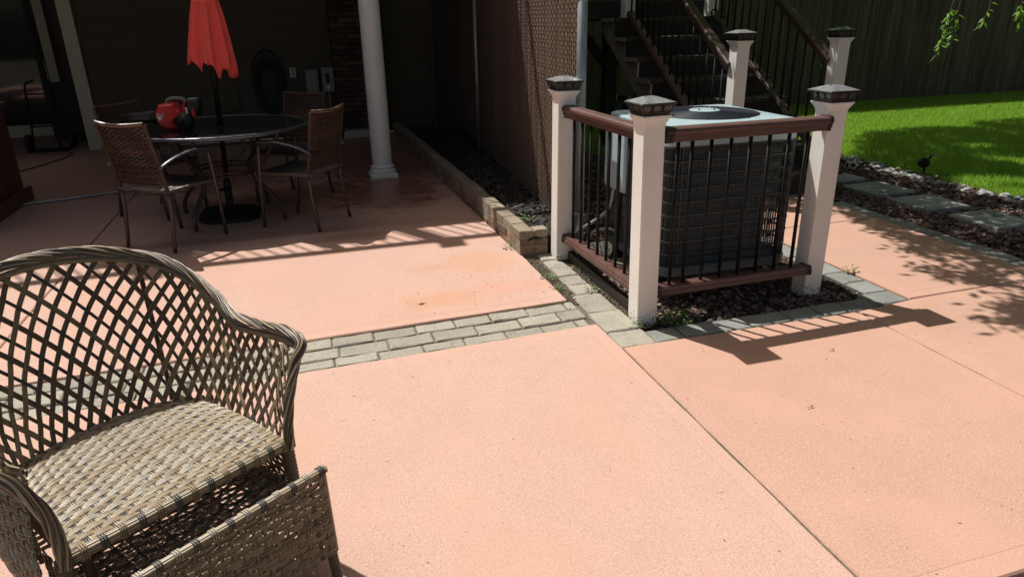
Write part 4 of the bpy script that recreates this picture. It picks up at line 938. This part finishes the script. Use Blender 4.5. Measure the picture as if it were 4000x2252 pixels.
m = MB(); m.lathe([(.090, 1.655), (.093, 1.66), (.093, 1.70), (.088, 1.705)], (*TC, 0), 40, cap=(False, False)); m.build('tie_strap', MAT['red'], um, True)

um.location.x -= .025; um.rotation_euler = (0, math.radians(2.5), 0)
def make_chair():
    r_ = bpy.data.objects.new('patio_armchair', None); COL.objects.link(r_); fr_ = MAT['bronze']
    for sx in (-1, 1):
        MB().tube(spline([(sx*.225, 0, 0), (sx*.222, .035, .25), (sx*.22, .045, .42)], 5), .0135, 8).build('leg', fr_, r_, True)
        MB().tube(spline([(sx*.225, .50, 0), (sx*.235, .475, .3), (sx*.24, .455, .5), (sx*.24, .44, .655)], 5), .0135, 8).build('leg', fr_, r_, True)
        m = MB(); m.tube(spline([(sx*.235, -.005, .60), (sx*.25, .10, .645), (sx*.255, .25, .675), (sx*.25, .38, .675), (sx*.243, .46, .665)], 6), .021, 8, 0, True, flat=.42); m.build('armrest', MAT['armsilver'], r_, True)
    B = lambda z: .045-.085*((z-.42)/.48)**1.15 if z > .42 else .045
    m = MB()
    for sx in (-1, 1): wrapped(m, [(sx*.218, B(z), z) for z in np.linspace(.42, .895, 9)], .0145, .011, 0)
    top = [(x, B(.90)-.035*(1-(x/.218)**2), .90-.012*(1-(x/.218)**2)) for x in np.linspace(-.218, .218, 13)]; wrapped(m, top, .0145, .011, 2)
    m.build('back_frame', MAT['dwick'], r_)
    def fb(u, v):
        x = -.212+.424*u; z = .47+.425*v; y_ = B(z)-.035*(1-(x/.218)**2)*(.5+.5*v); return Vector((x, y_, z)), Vector((0, -1, -.25)).normalized()
    m = MB(); weave(m, fb, .424, .425, .0125, .030, 2, .0026, .0035, 4, (0, 0, 1, 2), (0, 1), 3, 2); m.build('backrest', MAT['dwick'], r_)
    def fs(u, v):
        x = (-.225+.45*u); y_ = .03+.44*v; return Vector((x, y_, .435-.012*math.sin(PI*u)*math.sin(PI*v))), Vector((0, 0, 1))
    m = MB(); weave(m, fs, .45, .44, .0125, .030, 2, .0028, .003, 4, (0, 0, 1), (0, 1), 3, 2); m.build('seat', MAT['dwick2'], r_)
    m = MB()
    for a, b in (((-.228, .03, .432), (.228, .03, .432)), ((-.235, .472, .432), (.235, .472, .432)), ((-.228, .03, .432), (-.235, .472, .432)), ((.228, .03, .432), (.235, .472, .432))): wrapped(m, [a, b], .013, .010, 0)
    m.build('seat_frame', MAT['dwick2'], r_); return r_
CH = make_chair()
def place(o, rear, face, lab):
    o.location = (*rear, 0); o.rotation_euler = (0, 0, math.atan2(-face[0], face[1])); tag(o, lab, 'chair', 'woven armchairs round the glass table')
place(CH, (-2.70, 2.29), (.62, .78), 'woven patio armchair with sun on its seat, back to the wicker sofa')
place(copy_tree(CH), (-1.395, 2.53), (-.82, .57), 'woven patio armchair nearest the white column, seen from its side')
place(copy_tree(CH), (-1.53, 3.79), (-.62, -.78), 'woven patio armchair behind the table towards the brick wall')
place(copy_tree(CH), (-2.98, 3.59), (.82, -.57), 'woven patio armchair behind the blower nozzle on the far left side')

# ---- leaf blower
bl = thing('leaf_blower', (-2.45, 2.95, .746), 'red and black cordless leaf blower lying on the glass table', 'leaf blower')
def P2(px, py): return ((px-960)/750, (715-py)/750)
def extr(pts, y0, y1, ch=.02):
    c = np.mean(pts, 0); q = lambda y_, k: [(c[0]+(p[0]-c[0])*k, y_, c[1]+(p[1]-c[1])*k) for p in pts]
    m = MB(); m.loft([q(y0, .8), q(y0+ch*.5, .93), q(y0+ch, 1), q(y1-ch, 1), q(y1-ch*.5, .93), q(y1, .8)]); return m
def bput(m, name, mat, par=None, smooth=False):
    me_o = m.build(name, mat, None, smooth); me_o.parent = par or bl; return me_o
body = [P2(834, 625), P2(840, 600), P2(864, 564), P2(905, 557), P2(955, 556), P2(972, 590), P2(990, 600), P2(996, 625), P2(950, 650), P2(935, 675), P2(965, 712), P2(900, 712), P2(868, 700), P2(838, 668)]
bd = bput(extr(body, -.065, .065, .03), 'body', MAT['redplastic'])
bput(extr([P2(955, 640), P2(985, 612), P2(1008, 548), P2(1018, 550), P2(1004, 625), P2(975, 645)], -.03, .03, .01), 'rear_grip', MAT['redplastic'])
m = MB(); m.lathe([(.02, -.05), (.055, -.045), (.066, -.02), (.066, .02), (.055, .05), (.0, .05)], n=24); m2 = m.build('fan_housing', MAT['tool_black'], None, True); m2.data.transform(Matrix.Rotation(PI/2-.3, 4, 'X')); m2.parent = bl; m2.location = (.052, -.03, .068)
m = MB()
for k in range(9):
    m.tube([(.052+.055*math.cos(a), -.09, .068+.055*math.sin(a)*1.0) for a in (k*PI/9, k*PI/9+PI)], .002, 4)
bput(m, 'intake_grille', MAT['rubber'])
bput(MB().tube(spline([(*P2(900, 560)[:1], 0, P2(900, 560)[1]), (P2(915, 540)[0], 0, P2(915, 540)[1]), (P2(955, 533)[0], 0, P2(955, 533)[1]), (P2(1000, 540)[0], 0, P2(1000, 540)[1]), (P2(1014, 556)[0], 0, P2(1014, 556)[1])], 6), .013, 10), 'handle', MAT['greybox'], None, True)  # grey stands in for the whitish highlight along the handle
bt = bput(extr([P2(1012, 636), P2(1030, 540), P2(1090, 545), P2(1098, 575), P2(1078, 636), P2(1040, 640)], -.05, .045, .012), 'battery', MAT['tool_black'])
bput(MB().box(P2(1050, 0)[0], P2(1066, 0)[0], -.0525, -.0505, .105, .165), 'battery_stripe', MAT['redplastic'], bt)
bput(MB().box(P2(1017, 0)[0], P2(1027, 0)[0], -.0525, -.0505, .125, .175), 'battery_label', MAT['print_white'], bt)
bput(MB().tube([(-.15, 0, .10), (-.22, .0, .105), (-.30, .0, .10), (-.44, 0, .09)], [.058, .05, .042, .036], 18), 'nozzle', MAT['tool_black'], None, True)
bput(MB().box(P2(1036, 0)[0], P2(1082, 0)[0], -.035, .03, .234, .2385), 'battery_pale_top', MAT['pvc'], bt)  # thin pale slab over the battery top
# wordmark with its bolt underline
fc = bpy.data.curves.new('wordmark', 'FONT'); fc.body = 'Milwaukee'; fc.size = .026; fc.shear = .35; fc.extrude = .0004; fc.align_x = 'CENTER'; fc.space_character = .82
o = bpy.data.objects.new('wordmark_text', fc); COL.objects.link(o); fc.materials.append(MAT['print_white']); bpy.context.view_layer.update()
wm = bpy.data.meshes.new_from_object(o.evaluated_get(bpy.context.evaluated_depsgraph_get())); bpy.data.objects.remove(o); o = bpy.data.objects.new('wordmark', wm); COL.objects.link(o)
if not len(wm.materials): wm.materials.append(MAT['print_white'])
if 1: o.parent = bl; o.location = (-.118, -.0672, .118); o.rotation_euler = (PI/2, .05, 0); o.scale = (.62, 1, 1)
m = MB(); m.add([(-.15, -.0674, .112), (-.10, -.0674, .112), (-.118, -.0674, .100), (-.098, -.0674, .100), (-.145, -.0674, .078), (-.128, -.0674, .096), (-.14, -.0674, .096)], [(0, 6, 5, 4, 3, 2, 1)]); bput(m, 'bolt_mark', MAT['print_white'])
bl.rotation_euler = (0, 0, math.radians(-14)); bl.scale = (.98, .98, .98)

# ---- extension cord, cabinet, hand truck
MB().tube(spline([(-4.1, 4.15, .012), (-3.8, 4.22, .012), (-3.4, 4.36, .012), (-3.0, 4.5, .012), (-2.6, 4.9, .012), (-2.3, 6.2, .012), (-2.35, 7.2, .012)], 8), .011, 8).build('garden_hose', MAT['galv'], None, True)
tag(bpy.data.objects['garden_hose'], 'grey garden hose lying on the patio behind the armchairs', 'hose')
MB().tube(spline([(-4.7, 5.8, .008), (-4.5, 6.3, .008), (-4.35, 6.9, .008), (-4.5, 7.3, .008)], 8), .006, 6).build('power_cord', MAT['rubber'], None, True)
tag(bpy.data.objects['power_cord'], 'thin dark cord on the patio before the hand truck', 'cord')
cb = thing('storage_cabinet', (-4.4, 3.9, 0), 'brown wooden storage cabinet at the left edge of the patio', 'cabinet')
MB().cbox(-4.85, -4.10, 3.2, 4.40, .13, .86, .004).build('body', MAT['cabinet'], cb); MB().cbox(-4.88, -4.05, 3.15, 4.44, 0, .13, .006).build('plinth', MAT['cabinet'], cb); MB().cbox(-4.9, -4.06, 3.16, 4.43, .86, .89, .004).build('top', MAT['cabinet'], cb)
MB().cbox(-4.10, -4.086, 3.28, 4.32, .2, .8, .003).build('side_panel', MAT['cabinet'], cb)
ht = thing('hand_truck', (-4.7, 7.5, 0), 'black hand truck parked in the dark corner by the door', 'hand truck')
for x in (-4.9, -4.6): MB().tube(spline([(x, 7.45, .05), (x, 7.6, .5), (x, 7.68, .8), (x+(.1 if x < -4.8 else -.1), 7.7, .86)], 5), .014, 8).build('upright', MAT['black'], ht, True)
MB().box(-4.95, -4.5, 7.3, 7.55, .0, .02).build('toe_plate', MAT['black'], ht)
for x in (-4.98, -4.48): o = MB().lathe([(.03, -.025), (.1, -.025), (.1, .025), (.03, .025)], n=18).build('wheel', MAT['rubber'], ht); o.data.transform(Matrix.Translation(ht.location)); o.data.transform(Matrix.Rotation(PI/2, 4, 'Y')); o.location = Vector((x, 7.58, .1))-ht.location
for z in (.3, .5, .7): MB().bar((-4.9, 7.52+z*.15, z), (-4.6, 7.52+z*.15, z), .02, .02).build('crossbar', MAT['black'], ht)
bn = thing('folded_chairs', (-4.45, 8.2, 0), 'dark folded chairs stacked behind the cream trim', 'folding chair')
for k in range(4): MB().box(-4.8+.02*k, -4.35+.02*k, 8.0+.07*k, 8.03+.07*k, .05, .8).build('chair_panel', MAT['rubber'], bn)

# ================================================================ WICKER SEAT IN THE FOREGROUND
e1 = Vector((.823, .568, 0)); e2 = Vector((-.568, .823, 0)); O_ = Vector((-2.18, -1.54, 0))
def W(u, v, z): return O_+e1*u+e2*v+Vector((0, 0, z))
ws = thing('wicker_armchair', tuple(W(.27, .25, 0)), 'tan wicker armchair with open lattice back in the near left corner', 'armchair')
UC = .272
rimR = [(.560, -.018, .385), (.563, -.026, .47), (.574, -.03, .55), (.608, -.03, .635), (.642, -.02, .680), (.643, .05, .696), (.636, .16, .690), (.628, .29, .686), (.632, .40, .733), (.612, .52, .788), (.56, .62, .828), (.43, .70, .865), (.272, .73, .878)]
rim = rimR+[(2*UC-a, b, c) for a, b, c in reversed(rimR[:-1])]
rimP = [Vector(p) for p in spline([tuple(W(*p)) for p in rim], 12)]
def arcparam(P_):
    acc = [0]
    for a, b in zip(P_, P_[1:]): acc.append(acc[-1]+(b-a).length)
    return acc
def helix(m, P_, R_, r_, pitch, phase, mi, n=5, wob=0, step=.006):
    acc = arcparam(P_); L_ = acc[-1]; N__ = int(L_/step); pts = []; j = 0; nrm = None
    for i in range(N__+1):
        s_ = L_*i/N__
        while j < len(P_)-2 and acc[j+1] < s_: j += 1
        p = P_[j].lerp(P_[j+1], (s_-acc[j])/max(1e-9, acc[j+1]-acc[j])); t_ = (P_[j+1]-P_[j]).normalized()
        if nrm is None: nrm = t_.orthogonal().normalized()
        nrm = (nrm-t_*nrm.dot(t_)).normalized(); b_ = t_.cross(nrm); a = phase+2*PI*s_/pitch
        rr = R_*(1+.25*math.sin(a*1.5+phase*2)); pts.append(p+nrm*math.cos(a)*rr+b_*math.sin(a)*rr)
    m.tube(pts, r_, n, mi, True)
m = MB()
rup = [p+Vector((0, 0, .006)) for p in rimP]
for k in range(11): helix(m, rup, .0108, .0036, .44, k*2*PI/11, [3, 0, 4, 2, 3, 1, 4, 3, 0, 3, 1][k])
for k in range(5): helix(m, rup, .005, .0042, -.40, k*2*PI/5+.3, [1, 3, 4, 2, 3][k])
m.build('braided_rim', MAT['wick'], ws, True)
m = MB(); i0 = next(i for i, p in enumerate(rimP) if p.z > .69); seg = rimP[i0:len(rimP)-i0]
cenp = W(UC, .15, 0)
seg = [p+Vector(((cenp-p).x, (cenp-p).y, 0)).normalized()*.006+Vector((0, 0, -.020)) for p in seg]
wrapped(m, seg, .0105, .0065, 1); m.build('rim_wrap', [MAT['wick'][4], MAT['wick'][1]], ws, True)
# back surface: s runs round the seat, t from seat edge to rim
botR = [(.555, .0, .41), (.556, .12, .41), (.548, .25, .41), (.525, .36, .41), (.475, .44, .41), (.39, .482, .41), (.272, .50, .41)]
bot = botR+[(2*UC-a, b, c) for a, b, c in reversed(botR[:-1])]
botP = [Vector(p) for p in spline([tuple(W(*p)) for p in bot], 10)]
mid0 = [(.618, -.015, .655), (.630, .06, .678), (.628, .16, .670), (.620, .285, .666), (.624, .395, .713), (.605, .515, .768), (.553, .612, .808), (.425, .692, .845), (.272, .72, .858)]
tp = mid0+[(2*UC-a, b, c) for a, b, c in reversed(mid0[:-1])]
topP = [Vector(p) for p in spline([tuple(W(*p)) for p in tp], 10)]
def at(P_, acc, s_):
    s_ = min(max(s_, 0), 1)*acc[-1]; import bisect; j = min(max(bisect.bisect_right(acc, s_)-1, 0), len(P_)-2)
    return P_[j].lerp(P_[j+1], (s_-acc[j])/max(1e-9, acc[j+1]-acc[j]))
LB = 1.45
aB, aT = arcparam(botP), arcparam(topP)
def SF(s_, t_):
    a = at(botP, aB, s_); b = at(topP, aT, s_); p = a.lerp(b, t_)
    o_ = Vector(((p-cenp).x, (p-cenp).y, 0)).normalized(); return p+o_*((.010-.026*math.exp(-min(s_, 1-s_)*LB/.08))*math.sin(PI*t_)), o_
ds_slope = .54       # metres round / metres of height
def strip(fam, s0, wide, mi):
    """diagonal band starting at bottom position s0 (metres), fam=+1 or -1"""
    pts = []; N__ = 34
    z = 0; out = []; a0 = s0
    for i in range(N__+1):
        t_ = i/N__; h = None
        s_now = s0
        p, o_ = SF(s_now/LB, t_) if 0 <= s_now <= LB else (None, None)
        if p is None: break
        out.append((p, o_, s_now, t_))
        H_ = (at(topP, aT, s_now/LB)-at(botP, aB, s_now/LB)).length
        s0 += fam*H_/N__*ds_slope
    if len(out) < 4: return
    m = MB(); k = 3 if wide else 2; r_ = .0028 if wide else .0027
    for q in range(k):
        P_ = []
        for i, (p, o_, s_now, t_) in enumerate(out):
            tang = (out[min(i+1, len(out)-1)][0]-out[max(i-1, 0)][0]).normalized(); side = tang.cross(o_).normalized()
            hgt = t_*.45; ph = math.cos(PI*((s_now-fam*0)/(.031)))
            P_.append(p+side*((q-(k-1)/2)*r_*1.8)+o_*(fam*.0028*ph))
        m.tube(P_, r_, 5, 0, True)
    m.build('lattice_strip', MAT['wick'][mi], ws, True)
for i in range(34):
    s0 = .02+i*.042; strip(1, s0, i % 2 == 0, random.choice((1, 4, 4)) if i % 2 == 0 else random.choice((3, 4, 3)))
for i in range(48):
    s0 = .03+i*.0365; strip(-1, s0, True, random.choice((1, 4, 4, 1)))
# strips that start on the front arm edges instead of the seat
for sd_ in (1, -1):
    for j in range(5):
        t0 = .12+j*.165; out = []; s_ = 0.0 if sd_ > 0 else LB; t_ = t0
        while t_ <= 1.0 and 0 <= s_ <= LB:
            p, o_ = SF(s_/LB, t_); out.append((p, o_, s_)); H_ = (at(topP, aT, s_/LB)-at(botP, aB, s_/LB)).length; t_ += .03; s_ += sd_*.03*H_*ds_slope
        if len(out) > 3:
            m = MB()
            for q in range(3):
                P_ = []
                for i, (p, o_, s_now) in enumerate(out):
                    tang = (out[min(i+1, len(out)-1)][0]-out[max(i-1, 0)][0]).normalized(); side = tang.cross(o_).normalized(); P_.append(p+side*((q-1)*.005)+o_*(.0028*math.cos(PI*s_now/.031)))
                m.tube(P_, .0028, 5, 0, True)
            m.build('lattice_strip', MAT['wick'][random.choice((1, 4))], ws, True)
# seat
def fseat(u, v):
    vv = v; back = .475+.03*math.sin(PI*u); wL = .0+.03*vv**3; uu = (-.005+wL)+(.56-2*wL)*u
    lim = 1-.13*(abs(2*u-1))**4; V_ = vv*back*lim
    return W(uu, V_-.005, .418-.010*math.sin(PI*u)*math.sin(PI*vv)), Vector((0, 0, 1))
m = MB(); weave(m, fseat, .56, .475, .0185, .030, 4, .00245, .0028, 5, (0, 0, 1, 2, 2), (2, 3, 1), 4, 3); m.build('seat', MAT['wick'], ws, True)
m = MB()
for q in range(5):
    a = -.4+q*.55; wq = .011; m.tube([W(u, -.012-wq*math.cos(a), .404+wq*math.sin(a)*1.2) for u in np.linspace(-.01, .565, 12)], .0042, 6, [1, 0, 0, 2, 1][q])
m.build('seat_front_edge', MAT['wick'], ws, True)
for i in range(13):
    u = .02+i*.0435; mm = MB()
    for d_ in (-.004, .002, .008): mm.tube([W(u+d_, -.012-.0165*math.cos(a), .404+.0165*math.sin(a)*1.15) for a in np.linspace(-1.2, 2.4, 9)], .0023, 5)
    mm.build('edge_wrap', MAT['wick'][3 if i % 2 else 1], ws, True)
# legs, struts
for (u, v) in ((.562, .0), (-.018, .0), (.52, .50), (.02, .50)):
    m = MB(); wrapped(m, [W(u, v, .40), W(u+(.012 if u > .3 else -.012), v+(.0 if v < .2 else .03), 0.0)], .0195, .0115, 0, 12); m.build('leg', MAT['wick'][4], ws, False)
for u in (.50, .045):
    m = MB(); wrapped(m, [W(u, .535, .05), W(u+(.01 if u > .3 else -.01), .56, .45), W(u+(.035 if u > .3 else -.035), .655, .80)], .0085, .006, 0, 7); m.build('back_strut', MAT['darkwrap'], ws, True)
m = MB(); wrapped(m, [W(.03, .012, .40), W(.03, .012, .02)], .012, .007, 0, 8); m.build('inner_strut', MAT['darkwrap'], ws, True)
# side and back panels under the seat
def fside(uu, sg):
    return lambda u, v: (W(uu+sg*(.012+.035*math.sin(PI*.5*v)*(0 if sg > 0 else 1)), .02+.46*u, .09+.30*v), e1*sg)
m = MB(); weave(m, fside(.555, 1), .46, .30, .020, .034, 3, .0026, .003, 4, (0, 1, 4), (3, 4), 3, 2); m.build('side_panel', MAT['wick'], ws, True)
def fl(u, v): return W(-.028-.055*math.sin(PI*min(1, v*1.0))*.6-.04*v*math.sin(PI*u), .0+.48*u, .09+.56*v-.0), -e1
m = MB(); weave(m, fl, .48, .56, .020, .032, 3, .0026, .003, 4, (0, 0, 2, 1), (0, 2), 3, 2); m.build('side_panel', MAT['wick'], ws, True)
def fbk(u, v): return W(.02+.5*u, .52+.02*math.sin(PI*u), .09+.30*v), e2
m = MB(); weave(m, fbk, .5, .30, .020, .034, 3, .0026, .003, 4, (0, 1, 4), (3, 4), 3, 2); m.build('back_panel', MAT['wick'], ws, True)
# footstool half pulled out from under the seat
fsn = thing('wicker_footstool', tuple(W(.27, -.05, 0)), 'tan wicker footstool pulled out from under the wicker armchair', 'footstool')
U0, U1, VF, ZT, ZB = -.0, .555, -.175, .385, .12
def fpan(u, v): return W(U0+(U1-U0)*u, VF+.004*math.sin(PI*u)-.012*(1-v), ZB+(ZT-ZB)*v), -e2
m = MB(); weave(m, fpan, .555, .265, .0195, .028, 4, .0024, .0034, 5, (0, 1, 4, 0, 1), (1, 4, 0), 4, 2); m.build('front_panel', MAT['wick'], fsn, True)
m = MB()
for q in range(5):
    a = -.2+q*.75; m.tube([W(u, VF-.001-.008*math.cos(a), ZT+.004+.008*math.sin(a)) for u in np.linspace(U0-.005, U1+.006, 10)], .0042, 6, [1, 0, 2, 0, 1][q])
m.build('panel_edge', MAT['wick'], fsn, True)
for i in range(13):
    u = U0+.02+i*.0435; mm = MB()
    for d_ in (-.004, .002, .008): mm.tube([W(u+d_, VF-.001-.0135*math.cos(a), ZT+.004+.0135*math.sin(a)) for a in np.linspace(-1.0, 4.0, 10)], .0023, 5)
    mm.build('edge_wrap', MAT['wick'][3 if i % 2 == 0 else 2], fsn, True)
def ftop(u, v): return W(U0+.02+(U1-U0-.04)*u, VF+.01+.52*v, .285), Vector((0, 0, 1))
m = MB(); weave(m, ftop, .5, .52, .020, .034, 3, .0026, .003, 4, (1, 4, 4, 3), (3, 4), 3, 2); m.build('stool_top', MAT['wick'], fsn, True)
for sx, uu in ((1, U1), (-1, U0)):
    ff = (lambda uu, sx: lambda u, v: (W(uu-.002*sx, VF+.02+.42*u, ZB+.16*v), e1*sx))(uu, sx)
    m = MB(); weave(m, ff, .42, .16, .020, .034, 3, .0026, .003, 4, (0, 1, 4), (3, 4), 3, 2); m.build('side_panel', MAT['wick'], fsn, True)
m = MB(); wrapped(m, [W(U1+.001, VF+.006, ZT-.005), W(U1+.001, VF-.006, ZB)], .009, .008, 0, 8); m.build('corner_binding', MAT['wick'][1], fsn, True)
for u, v in ((U1-.005, VF+.01), (U0+.01, VF+.01), (U1-.005, VF+.42), (U0+.01, VF+.42)):
    m = MB(); wrapped(m, [W(u, v, ZB+.02), W(u+(.01 if u > .3 else -.01), v-.004, .0)], .0155, .0095, 0, 10); m.build('leg', MAT['wick'][4], fsn, False)
